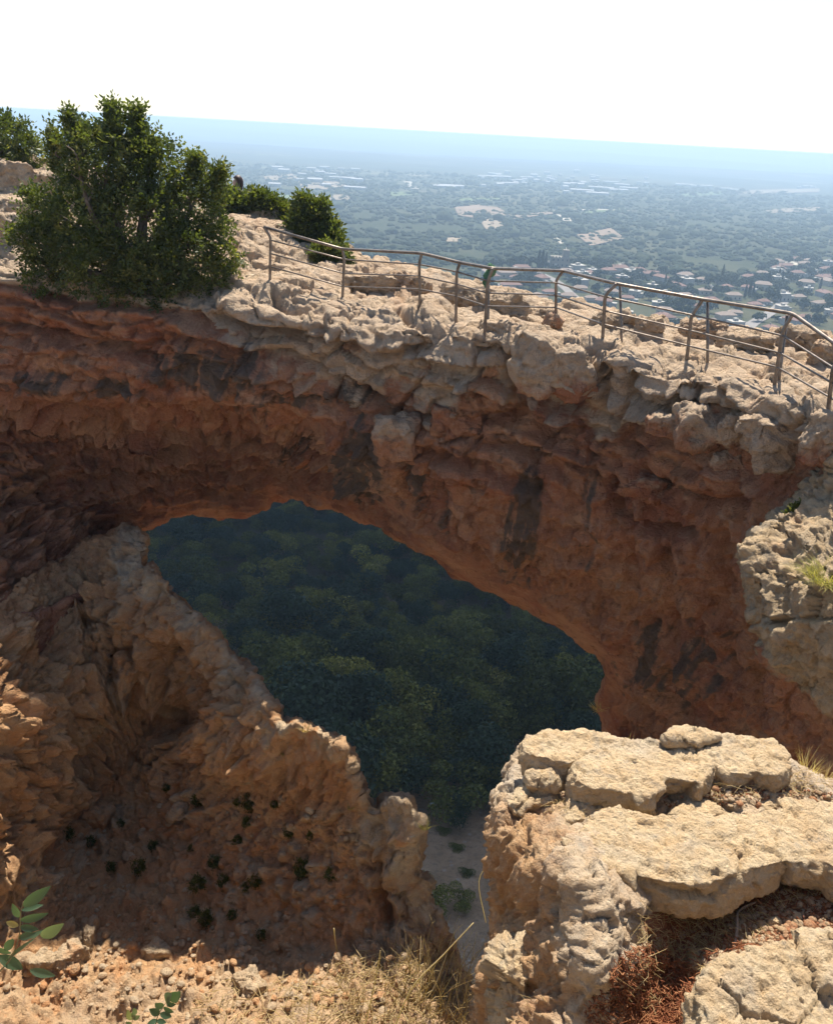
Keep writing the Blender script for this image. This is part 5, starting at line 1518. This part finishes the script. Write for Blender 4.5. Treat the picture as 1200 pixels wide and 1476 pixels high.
def house(label, w, dpt, hgt, roof, wall, group, seed):
    r = np.random.default_rng(seed)
    t = thing('house', label, 'house', group=group)
    parts = [box_verts(-w / 2, w / 2, -dpt / 2, dpt / 2, -2.5, hgt)]
    if seed % 2: parts.append(box_verts(w / 2 - .01, w / 2 + w * .35, -dpt / 2 + 1, dpt / 2 - 2, -2.5, hgt * .75))
    V, F = merge(parts); obj('wall', np_mesh('wall', V, F, False), M[wall], t)
    if roof in ('redtile', 'paletile'):
        e, rz = .6, dpt * .26
        V = np.array([[-w / 2 - e, -dpt / 2 - e, hgt], [w / 2 + e, -dpt / 2 - e, hgt], [w / 2 + e, dpt / 2 + e, hgt], [-w / 2 - e, dpt / 2 + e, hgt], [-w / 2 + dpt * .35, 0, hgt + rz], [w / 2 - dpt * .35, 0, hgt + rz],
                      [-w / 2 - e, -dpt / 2 - e, hgt - .25], [w / 2 + e, -dpt / 2 - e, hgt - .25], [w / 2 + e, dpt / 2 + e, hgt - .25], [-w / 2 - e, dpt / 2 + e, hgt - .25]])
        F = [np.array([[0, 1, 5, 4], [2, 3, 4, 5], [6, 7, 1, 0], [7, 8, 2, 1], [8, 9, 3, 2], [9, 6, 0, 3], [9, 8, 7, 6]]), np.array([[1, 2, 5], [3, 0, 4]])]
    else:
        V, F = merge([box_verts(-w / 2 - .25, w / 2 + .25, -dpt / 2 - .25, dpt / 2 + .25, hgt + .003, hgt + .45), box_verts(-w * .1, w * .2, -1.5, 1.8, hgt + .46, hgt + 2.4)])
    rf = obj('roof', np_mesh('roof', V, F, False), M[roof], t)
    if roof == 'redtile':
        V, F = box_verts(w * .2, w * .2 + .8, .3, 1.1, hgt + .4, hgt + rz + .7); obj('chimney', np_mesh('chimney', V, F, False), M['plaster'], rf)
    for x in np.linspace(-w * .32, w * .32, 3):
        V, F = box_verts(x - .7, x + .7, -dpt / 2 - .06, -dpt / 2 + .1, 1.0, 2.5); obj('window', np_mesh('window', V, F, False), M['window'], t)
    return t
HG = 'houses of the town below'
HOUSE = [house('white house with a red tiled roof among the trees of the town below', 13, 9, 4.2, 'redtile', 'plaster', HG + ' with red roofs', 1),
         house('cream house with a faded tiled roof among the trees of the town below', 15, 9, 4.5, 'paletile', 'plaster2', HG + ' with faded roofs', 2),
         house('white flat-roofed house among the trees of the town below', 12, 10, 5.5, 'flatroof', 'plaster', HG + ' with flat roofs', 3),
         house('long white house with a red tiled roof among the trees of the town below', 20, 8.5, 4.0, 'redtile', 'plaster', HG + ' with red roofs, long', 4),
         house('low white shed with a flat roof among the trees of the town below', 9, 6, 3.2, 'flatroof', 'plaster', HG + ', low sheds', 6)]
TK = [tree_kind('town_tree', 'bushy green tree between the houses of the town below', 'tree', 760 + i, 4.3, 6.2, 600, .6, 'leaf_far', 'trees between the houses of the town', 5) for i in range(3)]
def cypress():
    r = np.random.default_rng(780); n = 900
    t = thing('cypress_tree', 'slim dark cypress standing up among the houses of the town below', 'tree', group='cypresses in the town')
    z = r.random(n); R = 1.25 * np.sqrt(np.clip(1 - z, 0, 1)) * (.5 + .5 * np.minimum(1, z * 6)) * r.uniform(.75, 1.1, n); a = r.uniform(0, 6.28, n)
    C = np.column_stack([np.cos(a) * R, np.sin(a) * R, .8 + z * 9])
    u = np.column_stack([np.cos(a) * .3, np.sin(a) * .3, np.ones(n)]) + r.normal(size=(n, 3)) * .25; w_ = np.cross(u, rand_dirs(n, r)); w_ /= np.linalg.norm(w_, axis=1, keepdims=True)
    V, Q = quads_from(C, u * .55, w_ * .3); me = np_mesh('crown', V, Q, False); add_attr(me, 'hue', np.repeat(np.clip(r.normal(.3, .2, n), 0, 1), 4))
    obj('crown', me, M['leaf_far'], t)
    V, F = tube([(0, 0, -.5), (0, 0, 3)], [.2, .15], 7); obj('trunk', np_mesh('trunk', V, F), M['bark'], t)
    return t
CYP = cypress()
def build_town():
    r = np.random.default_rng(790)
    used = []
    roads = np.array([land_point(*p)[:2] for p in [(1062,486),(1085,466),(1108,452),(1124,440),(1132,428),(1130,418),(772,392),(800,405),(830,430),(860,452),(890,470)]])
    houses = []
    x0, y0 = _tw.min(0); x1, y1 = _tw.max(0)
    for _ in range(6000):
        x, y = r.uniform(x0, x1), r.uniform(y0, y1)
        if poly_sdf(np.array([x]), np.array([y]), _tw)[0] > -3: continue
        if used and np.min(np.hypot(*(np.array(used) - [x, y]).T)) < 17: continue
        if np.min(np.hypot(*(roads - [x, y]).T)) < 13: continue
        z = float(ground_z(np.array([x]), np.array([y]))[0]); px, py = project(x, y, z + 3)
        if not (680 < px < 1230 and 365 < py < 500): continue
        used.append((x, y)); houses.append((x, y, z))
        if len(houses) >= 110: break
    first = set()
    for x, y, z in houses:
        k = r.choice(5, p=[.22, .30, .24, .10, .14])
        o = HOUSE[k] if k not in first else copy_tree(HOUSE[k]); first.add(k)
        o.location = (x, y, z); o.rotation_euler = (0, 0, r.choice([.3, .3 + math.pi / 2, .3 + math.pi, .1, -.2]) + r.normal() * .12); s = r.uniform(.68, 1.05); o.scale = (s, s, s * r.uniform(.95, 1.2))
    first = set(); n = 0
    for _ in range(9000):
        x, y = r.uniform(x0, x1), r.uniform(y0, y1)
        if poly_sdf(np.array([x]), np.array([y]), _tw)[0] > 8: continue
        if np.min(np.hypot(*(np.array(used) - [x, y]).T)) < 8.5 or np.min(np.hypot(*(roads - [x, y]).T)) < 9: continue
        z = float(ground_z(np.array([x]), np.array([y]))[0]); px, py = project(x, y, z + 3)
        if not (685 < px < 1210 and 365 < py < 485): continue
        if fbm(np.array([[x / 60, y / 60, 0]], np.float32), 2, 1., .5, 8)[0] < -.12: continue
        k = int(r.integers(0, 3)); o = TK[k] if k not in first else copy_tree(TK[k]); first.add(k)
        s = r.uniform(.8, 1.5); o.location = (x, y, z); o.rotation_euler = (0, 0, r.uniform(0, 6.28)); o.scale = (s, s, s * r.uniform(.8, 1.2)); n += 1
        if n >= 290: break
    f = True
    for px, py, s in [(1105,412,1.15),(1120,406,1.1),(1125,408,1.0),(1197,405,1.2),(1072,430,1.),(1078,428,1.2),(1083,430,1.),(1105,436,.9),(763,386,.9),(775,387,1.5),(780,388,1.6),(785,387,1.3),(957,412,.9),(1020,410,.9),(1180,418,1.),(1040,400,1.1)]:
        p = land_point(px, py); o = CYP if f else copy_tree(CYP); f = False
        o.location = p; o.scale = (s, s, s * 1.15); o.rotation_euler = (0, 0, px)
    print('town', len(houses), n)
build_town()
scrub()
# the old stone building with a turret beyond the town
p = land_point(806, 389)
k = p[1] / FPX / CP
t = thing('stone_building', 'square grey stone building with a small turret rising behind the town', 'building', p)
V, F = merge([box_verts(-15 * k * .75, 15 * k * .75, 0, 16, -3, 15 * k)] + [box_verts(-15 * k * .75 + i * 3.2, -15 * k * .75 + i * 3.2 + 1.8, -.1, .9, 15 * k + .003, 15 * k + 1.1) for i in range(8)])
obj('wall', np_mesh('wall', V, F, False), M['stonewall'], t)
V, F = merge([box_verts(15 * k * .75 - 6.5, 15 * k * .75 - .3, 3, 10, 15 * k + .003, 24 * k)]); obj('turret', np_mesh('turret', V, F, False), M['stonewall'], t)
for x in (-7, -2.5, 2, 6.5):
    for z in (3.5, 8.5):
        V, F = box_verts(x - .6, x + .6, -.12, .2, z, z + 1.8); obj('window', np_mesh('window', V, F, False), M['window'], t)
# buildings of the towns far out on the plain
M['farwhite'] = simple_material('far_white_wall', (.42, .42, .41), (.33, .33, .33), .01, .8)
def far_block(label, group, w, dpt, h, ridge):
    t = thing('far_building', label, 'building', group=group)
    V, F = box_verts(-w / 2, w / 2, -dpt / 2, dpt / 2, -4, h); obj('wall', np_mesh('wall', V, F, False), M['farwhite'], t)
    V = np.array([[-w / 2 - .5, -dpt / 2 - .5, h + .01], [w / 2 + .5, -dpt / 2 - .5, h + .01], [w / 2 + .5, dpt / 2 + .5, h + .01], [-w / 2 - .5, dpt / 2 + .5, h + .01], [-w / 2, 0, h + ridge], [w / 2, 0, h + ridge]])
    obj('roof', np_mesh('roof', V, [np.array([[0, 1, 5, 4], [2, 3, 4, 5], [3, 2, 1, 0]]), np.array([[1, 2, 5], [3, 0, 4]])], False), M['farwhite'], t)
    return t
A = far_block('small pale building of the hazy town far out on the plain', 'buildings of the far town', 16, 12, 7, 2)
B = far_block('long white shed of the hazy town far out on the plain', 'long sheds of the far town', 52, 15, 5, 2)
C = far_block('small pale building in the haze of the plain to the left, past the walkway', 'buildings of the farmsteads on the left of the plain', 26, 16, 7, 2)
D = far_block('long white shed in the haze of the plain to the left, past the walkway', 'long sheds on the left of the plain', 50, 15, 5, 2)
def spread(src, spots, r, s=(.8, 1.5)):
    for i, (px, py) in enumerate(spots):
        p = land_point(px, py); o = src if i == 0 else copy_tree(src)
        q = r.uniform(*s); o.location = p; o.scale = (q, q, q); o.rotation_euler = (0, 0, r.normal() * .25 + .1)
r = np.random.default_rng(801)
spread(A, [(x, y) for x, y in zip(np.clip(r.normal(800, 62, 46), 696, 930), 258 + r.normal(0, 6, 46) + 4)] + [(1150 + i * 8, 272) for i in range(4)], r, (.7, 1.5))
spread(B, [(712,252),(722,257),(745,262),(735,266),(880,264),(895,268),(905,273),(870,273),(890,276),(985,268),(1000,269),(1015,270),(1045,273),(1060,275),(838,277),(860,281),(700,256),(650,271),(640,271)], r, (.8, 1.2))
spread(C, [(x, y) for x, y in zip(r.uniform(395, 560, 15), r.uniform(243, 274, 15))], r, (.7, 1.3))
spread(D, [(458,247),(474,252),(484,257),(512,273)], r, (.7, 1.1))

# ---- the ground the photographer stands on, behind and beside the chasm
def plateau():
    u = np.linspace(-1, 1, 161); ys = np.concatenate([np.linspace(-45, 0, 40), np.linspace(.1, 2.1, 40)])
    X = (np.sign(u) * np.abs(u) ** 1.6 * 40)[None].repeat(len(ys), 0); Y = ys[:, None].repeat(len(u), 1)
    P = np.stack([X, Y, X * 0], -1).reshape(-1, 3).astype(np.float32)
    n = fbm(P, 4, .6, .5, 901).reshape(X.shape)
    Z = np.where(Y < .75, -1.72, -1.72 - (Y - .75) * 1.25 - .5 * np.clip(Y - 1.3, 0, 9) ** 1.0) + .12 * n * sstep(1., 0, Y) + .03 * n - .12 * np.abs(X) * sstep(.6, 1.5, Y) * 0
    Z = np.where(Y > .75, np.minimum(Z, -1.47 * Y - .42), Z)
    V = np.stack([X, Y, Z], -1).reshape(-1, 3); m = len(u)
    i, j = np.meshgrid(np.arange(len(ys) - 1), np.arange(m - 1), indexing='ij'); a = (i * m + j).ravel(); Q = np.stack([a, a + 1, a + m + 1, a + m], 1)
    me = np_mesh('plateau_ground', V, Q); add_attr(me, 'pale', np.ones(len(V))); add_attr(me, 'stain_shade', np.zeros(len(V)))
    tag(obj('plateau_ground', me, M['ledge']), kind='structure')
plateau()

# ---- the person beyond the shrubs: seen from the head only, the rest stands on the slope behind
def person():
    head = atY(341, 264, 22.3)
    base = head - np.array([0, 0, 1.58])
    t = thing('person', 'person with dark hair, only the head showing above the shrub beyond the big bush', 'person', base)
    sk = bpy.data.meshes.new('body')
    J = {'hip': (0, 0, .92), 'waist': (0, .0, 1.08), 'chest': (0, .01, 1.28), 'neck': (0, .0, 1.44), 'chin': (-.01, -.01, 1.50), 'head': (-.01, -.01, 1.60), 'crown': (-.01, 0, 1.67),
         'sl': (-.17, 0, 1.38), 'el': (-.24, .03, 1.12), 'wl': (-.22, -.08, .90), 'hl': (-.21, -.11, .81), 'sr': (.17, 0, 1.38), 'er': (.24, .03, 1.12), 'wr': (.22, -.08, .90), 'hr': (.21, -.11, .81),
         'tl': (-.10, 0, .86), 'kl': (-.10, -.02, .47), 'al': (-.10, .02, .08), 'fl': (-.11, -.14, .03), 'tr': (.10, 0, .86), 'kr': (.10, -.02, .47), 'ar': (.10, .02, .08), 'fr': (.11, -.14, .03)}
    R = dict(hip=.15, waist=.13, chest=.155, neck=.055, chin=.075, head=.095, crown=.07, sl=.075, el=.045, wl=.032, hl=.036, sr=.075, er=.045, wr=.032, hr=.036, tl=.095, kl=.062, al=.042, fl=.035, tr=.095, kr=.062, ar=.042, fr=.035)
    k = list(J); E = [('hip','waist'),('waist','chest'),('chest','neck'),('neck','chin'),('chin','head'),('head','crown'),('chest','sl'),('sl','el'),('el','wl'),('wl','hl'),('chest','sr'),('sr','er'),('er','wr'),('wr','hr'),('hip','tl'),('tl','kl'),('kl','al'),('al','fl'),('hip','tr'),('tr','kr'),('kr','ar'),('ar','fr')]
    verts = [J[a] for a in k]; edges = [(k.index(a), k.index(b)) for a, b in E]; rad = [R[a] for a in k]
    # five fingers and a thumb's worth of short chains on each hand
    for s, h in ((-1, 'hl'), (1, 'hr')):
        hx, hy, hz = J[h]
        for q, (dx, L) in enumerate(((-.028, .075), (-.01, .085), (.01, .08), (.027, .065))):
            i = len(verts); verts += [(hx + dx * .8, hy - .02, hz - .03), (hx + dx, hy - .035, hz - .03 - L * .6), (hx + dx, hy - .03, hz - .03 - L)]; rad += [.010, .009, .007]
            edges += [(k.index(h), i), (i, i + 1), (i + 1, i + 2)]
        i = len(verts); verts += [(hx - s * .035, hy - .03, hz + .01), (hx - s * .045, hy - .05, hz - .03)]; rad += [.011, .009]; edges += [(k.index(h), i), (i, i + 1)]
    sk.from_pydata(verts, edges, []); sk.update()
    o = obj('body', sk, simple_material('skin', (.50, .32, .24), (.44, .27, .20), 20, .6), t)
    md = o.modifiers.new('skin', 'SKIN')
    for i, v in enumerate(sk.skin_vertices[0].data): v.radius = (rad[i], rad[i]); v.use_root = i == 0
    ss = o.modifiers.new('smooth', 'SUBSURF'); ss.levels = ss.render_levels = 2
    # hair: a fall of dark hair over the back of the head and shoulders
    U, F = icosphere(4); V = U * np.array([.125, .125, .15]); V[:, 2] -= np.where(V[:, 2] < 0, -V[:, 2] * 1.2 * -1, 0) * 0
    low = V[:, 2] < 0; V[low, 2] *= 2.0
    front = (U[:, 1] < -.35) & (U[:, 2] < .45); V[front, 1] *= .45
    n = fbm((U * np.array([6, 6, 1.2])).astype(np.float32), 3, 1., .5, 3, True); V *= (1 + .08 * n)[:, None]
    V += np.array([.015, .03, 1.615])
    obj('hair', np_mesh('hair', V, F), simple_material('dark_hair', (.030, .014, .012), (.055, .025, .02), 30, .5, .3), t)
    # a dark top
    parts = [tube(smooth_path([(0, 0, .88), (0, .0, 1.08), (0, .01, 1.28), (0, 0, 1.40), (0, 0, 1.45)], 5), np.interp(np.linspace(0, 1, 21), [0, .4, .7, .92, 1], [.17, .155, .18, .12, .07]), 16)]
    for s in (-1, 1): parts.append(tube(smooth_path([(s * .10, 0, 1.37), (s * .18, 0, 1.37), (s * .245, .03, 1.12), (s * .235, -.05, .95)], 5), np.linspace(.085, .05, 16), 10))
    V, F = merge(parts); obj('top', np_mesh('top', V, F), simple_material('dark_red_cloth', (.05, .018, .02), (.08, .03, .03), 20, .9), t)
    parts = []
    for s in (-1, 1): parts.append(tube(smooth_path([(s * .06, 0, .95), (s * .10, 0, .80), (s * .10, -.02, .47), (s * .10, .02, .10)], 5), np.linspace(.125, .07, 16), 12))
    V, F = merge(parts); obj('trousers', np_mesh('trousers', V, F), simple_material('dark_trousers', (.02, .022, .03), (.03, .032, .045), 20, .9), t)
    t.rotation_euler = (0, 0, math.radians(-55))
    # the rise the person stands on
    o = obj('boulder', stone_mesh('boulder', (1.6, 1.3, 1.2), 940, 5, pale=.9), M['arch'], loc=base + np.array([0, .2, -1.12]))
    tag(o, 'hidden-footed pale rock behind the shrubs on which the dark-haired person stands', 'boulder')
person()
print('land', time.time() - T0)
# ---- a cloud high over the valley, above the picture: its shadow lies on the wooded slope
def cloud():
    U, F = icosphere(5)
    n = fbm((U * 2.2).astype(np.float32), 5, 1., .55, 960)
    V = U * np.array([150., 165., 34.]) * (1 + .35 * n)[:, None]
    low = V[:, 2] < 0; V[low, 2] *= .35
    m = NT('cloud_white'); m.bsdf((.85, .85, .85), 1., None, 0.)
    tag(obj('cloud', np_mesh('cloud', V, F), m.m, loc=(50., 440., 360.)), kind='structure')
cloud()
# ------------------------------------------------------------------ small stuff on the outcrop: gravel, straw, red mulch
def scatter_on(host, spots, n, r):
    """points on a rock where the picture shows litter: spots = (px, py, rx, ry, weight)"""
    w = np.array([s[4] * s[2] * s[3] for s in spots], float); w /= w.sum()
    out = []
    for k in r.choice(len(spots), n, p=w):
        x, y, rx, ry, _ = spots[k]
        a, q = r.uniform(0, 6.28), math.sqrt(r.random())
        h = hit(host, x + math.cos(a) * rx * q, y + math.sin(a) * ry * q)
        if h is not None: out.append(np.array(h))
    return np.array(out)
def gravel(name, label, host, spots, n, size, mat, seed, attrs=(.6, .3)):
    r = np.random.default_rng(seed)
    P = scatter_on(host, spots, n, r); U, F = icosphere(2); m = len(U)
    var = [U * (1 + .35 * fbm((U * 1.3 + k * 9).astype(np.float32), 2, 1., .5, 970 + k))[:, None] for k in range(6)]
    s = size * r.lognormal(0, .5, len(P))
    Vs, A = [], []
    for i, p in enumerate(P):
        q = r.uniform(0, 6.28); c, sn = math.cos(q), math.sin(q)
        v = var[i % 6] * np.array([1, r.uniform(.6, 1), r.uniform(.4, .8)]) * s[i]
        Vs.append(np.column_stack([v[:, 0] * c - v[:, 1] * sn, v[:, 0] * sn + v[:, 1] * c, v[:, 2]]) + p + [0, 0, s[i] * .2]); A.append(np.full(m, np.clip(r.normal(*attrs), 0, 1)))
    me = np_mesh(name, np.concatenate(Vs), (F[None] + (np.arange(len(P)) * m)[:, None, None]).reshape(-1, 3))
    add_attr(me, 'pale', np.concatenate(A)); add_attr(me, 'stain_shade', np.zeros(len(P) * m))
    return tag(obj(name, me, M[mat]), label, None, kind='stuff')
M['gravel'] = rock_material('gravel_stone', (.30, .12, .06), (.42, .22, .11), (.50, .37, .23), (.44, .30, .17), (.40, .34, .27), 9.)
gravel('gravel', 'tan and orange gravel on the red soil of the outcrop', OUTO, [(1110,1335,60,28,1.),(1175,1300,60,36,1.),(1060,1350,80,30,.6),(1100,1148,110,14,.9),(1010,1155,60,12,.6),(930,1150,40,10,.5),(800,1140,30,14,.5)], 2200, .0058, 'gravel', 971)
gravel('rubble', 'small stones strewn over the pebbly slope and the yellow rubble of the cliff', CLIFFO, [(300,1250,230,120,.5),(250,1410,250,60,1.2),(520,1420,110,50,1.),(120,1300,110,90,.5)], 900, .034, 'cliff', 972, (.55, .35))
def straw(name, label, host, spots, n, L, w, mat, seed, up=.25, hue=(.1, 1.)):
    r = np.random.default_rng(seed)
    P = scatter_on(host, spots, n, r); parts, H = [], []
    for p in P:
        a = r.uniform(0, 6.28); d = np.array([math.cos(a), math.sin(a), r.normal() * up]); l = L * r.lognormal(0, .45)
        k = np.array([math.sin(a), -math.cos(a), 0]) * r.normal() * l * .18
        z = np.array([0, 0, abs(r.normal()) * .012 + w])
        V, F = tube([p + z - d * l / 2, p + z + k + [0, 0, abs(r.normal()) * l * .12], p + z + d * l / 2], [w, w, w * .5], 3, False)
        parts.append((V, F)); H.append(np.full(len(V), r.uniform(*hue)))
    V, F = merge(parts); me = np_mesh(name, V, F); add_attr(me, 'hue', np.concatenate(H))
    return tag(obj(name, me, M[mat]), label, None, kind='stuff')
M['mulch'] = leaf_material('red_mulch', (.15, .050, .024), (.28, .10, .045), (.42, .21, .10), .1, .8, .2)
straw('straw', 'dry straw and grass litter on the red soil and along the slab feet', OUTO, [(985,1340,75,40,1.3),(1040,1330,70,30,1.),(1130,1285,60,16,1.),(870,1165,90,16,.8),(1060,1140,120,14,.8),(800,1150,24,22,.7),(930,1420,40,40,.6),(1180,1120,40,20,.8),(740,1440,40,40,.2)], 1100, .055, .0011, 'straw', 973)
straw('mulch', 'dark red crumbly mulch heaped in the soil pocket at the foot of the middle slab', OUTO, [(940,1425,65,60,1.3),(900,1465,60,40,1.),(1000,1370,70,40,.6),(1140,1305,60,24,.4)], 2600, .022, .0022, 'mulch', 974, .6)
straw('leaf_litter', 'dry straw over the yellow rubble at the bottom of the gully', CLIFFO, [(560,1430,100,60,1.),(400,1450,120,40,.6)], 700, .26, .006, 'straw', 975, .35)
print('litter', time.time() - T0)
# ------------------------------------------------------------------ light, air, camera
SUN_EL, SUN_AZ = math.radians(60), math.radians(10)       # height, and degrees to the right of straight ahead (+Y)
d = Vector((math.sin(SUN_AZ) * math.cos(SUN_EL), math.cos(SUN_AZ) * math.cos(SUN_EL), math.sin(SUN_EL)))
sl = bpy.data.lights.new('sun', 'SUN'); sl.energy = 5.0; sl.angle = math.radians(.53); sl.color = (1.0, .93, .82)
so = bpy.data.objects.new('sun', sl); COL.objects.link(so)
so.rotation_euler = (-d).to_track_quat('-Z', 'Y').to_euler()
w = bpy.data.worlds.new('World'); scene.world = w; w.use_nodes = True
nt = w.node_tree; nt.nodes.clear()
sky = nt.nodes.new('ShaderNodeTexSky'); sky.sky_type = 'NISHITA'; sky.sun_disc = False
sky.sun_elevation = SUN_EL; sky.sun_rotation = SUN_AZ
sky.altitude = 2000; sky.air_density = 1.1; sky.dust_density = 2.6; sky.ozone_density = 0.0
bg = nt.nodes.new('ShaderNodeBackground'); bg.inputs['Strength'].default_value = .108
wo = nt.nodes.new('ShaderNodeOutputWorld')
nt.links.new(sky.outputs[0], bg.inputs[0]); nt.links.new(bg.outputs[0], wo.inputs[0])

cam = bpy.data.cameras.new('camera'); co = bpy.data.objects.new('camera', cam); COL.objects.link(co)
cam.sensor_fit = 'VERTICAL'; cam.sensor_height = 24.0; cam.lens = 24.0 * FPX / 1476.0
cam.clip_start = .05; cam.clip_end = 60000
right = Vector((CR, SR * SP, SR * CP)); 
# axes of the rolled camera: picture x and picture up, in the world
ux = Vector((CR, SR * SP, SR * CP)); uy = Vector((-SR, CR * SP, CR * CP)); fw = Vector((0, CP, -SP))
co.matrix_world = Matrix(((ux.x, uy.x, -fw.x, 0), (ux.y, uy.y, -fw.y, 0), (ux.z, uy.z, -fw.z, 0), (0, 0, 0, 1)))
scene.camera = co
scene.render.engine = 'CYCLES'
cy = scene.cycles
cy.use_denoising = True; cy.denoiser = 'OPENIMAGEDENOISE'
cy.max_bounces = 8; cy.diffuse_bounces = 6; cy.glossy_bounces = 2; cy.transmission_bounces = 4; cy.transparent_max_bounces = 6; cy.volume_bounces = 0
cy.use_adaptive_sampling = True; cy.adaptive_threshold = .02
scene.view_settings.view_transform = 'Standard'; scene.view_settings.look = 'None'
scene.view_settings.exposure = 0.95; scene.view_settings.gamma = 1.0
print('script', time.time() - T0)
V, F = box_verts(-16800, 16800, -800, 17200, -190, 3.5)
hz = NT('haze_air')
pv = hz.n('ShaderNodeVolumePrincipled'); pv.inputs['Color'].default_value = (.62, .82, 1.0, 1); pv.inputs['Density'].default_value = 3.9e-4; pv.inputs['Anisotropy'].default_value = .4
hz.l(pv.outputs[0], hz.out.inputs['Volume'])
tag(obj('haze', np_mesh('haze', V, F, False), hz.m), kind='stuff')
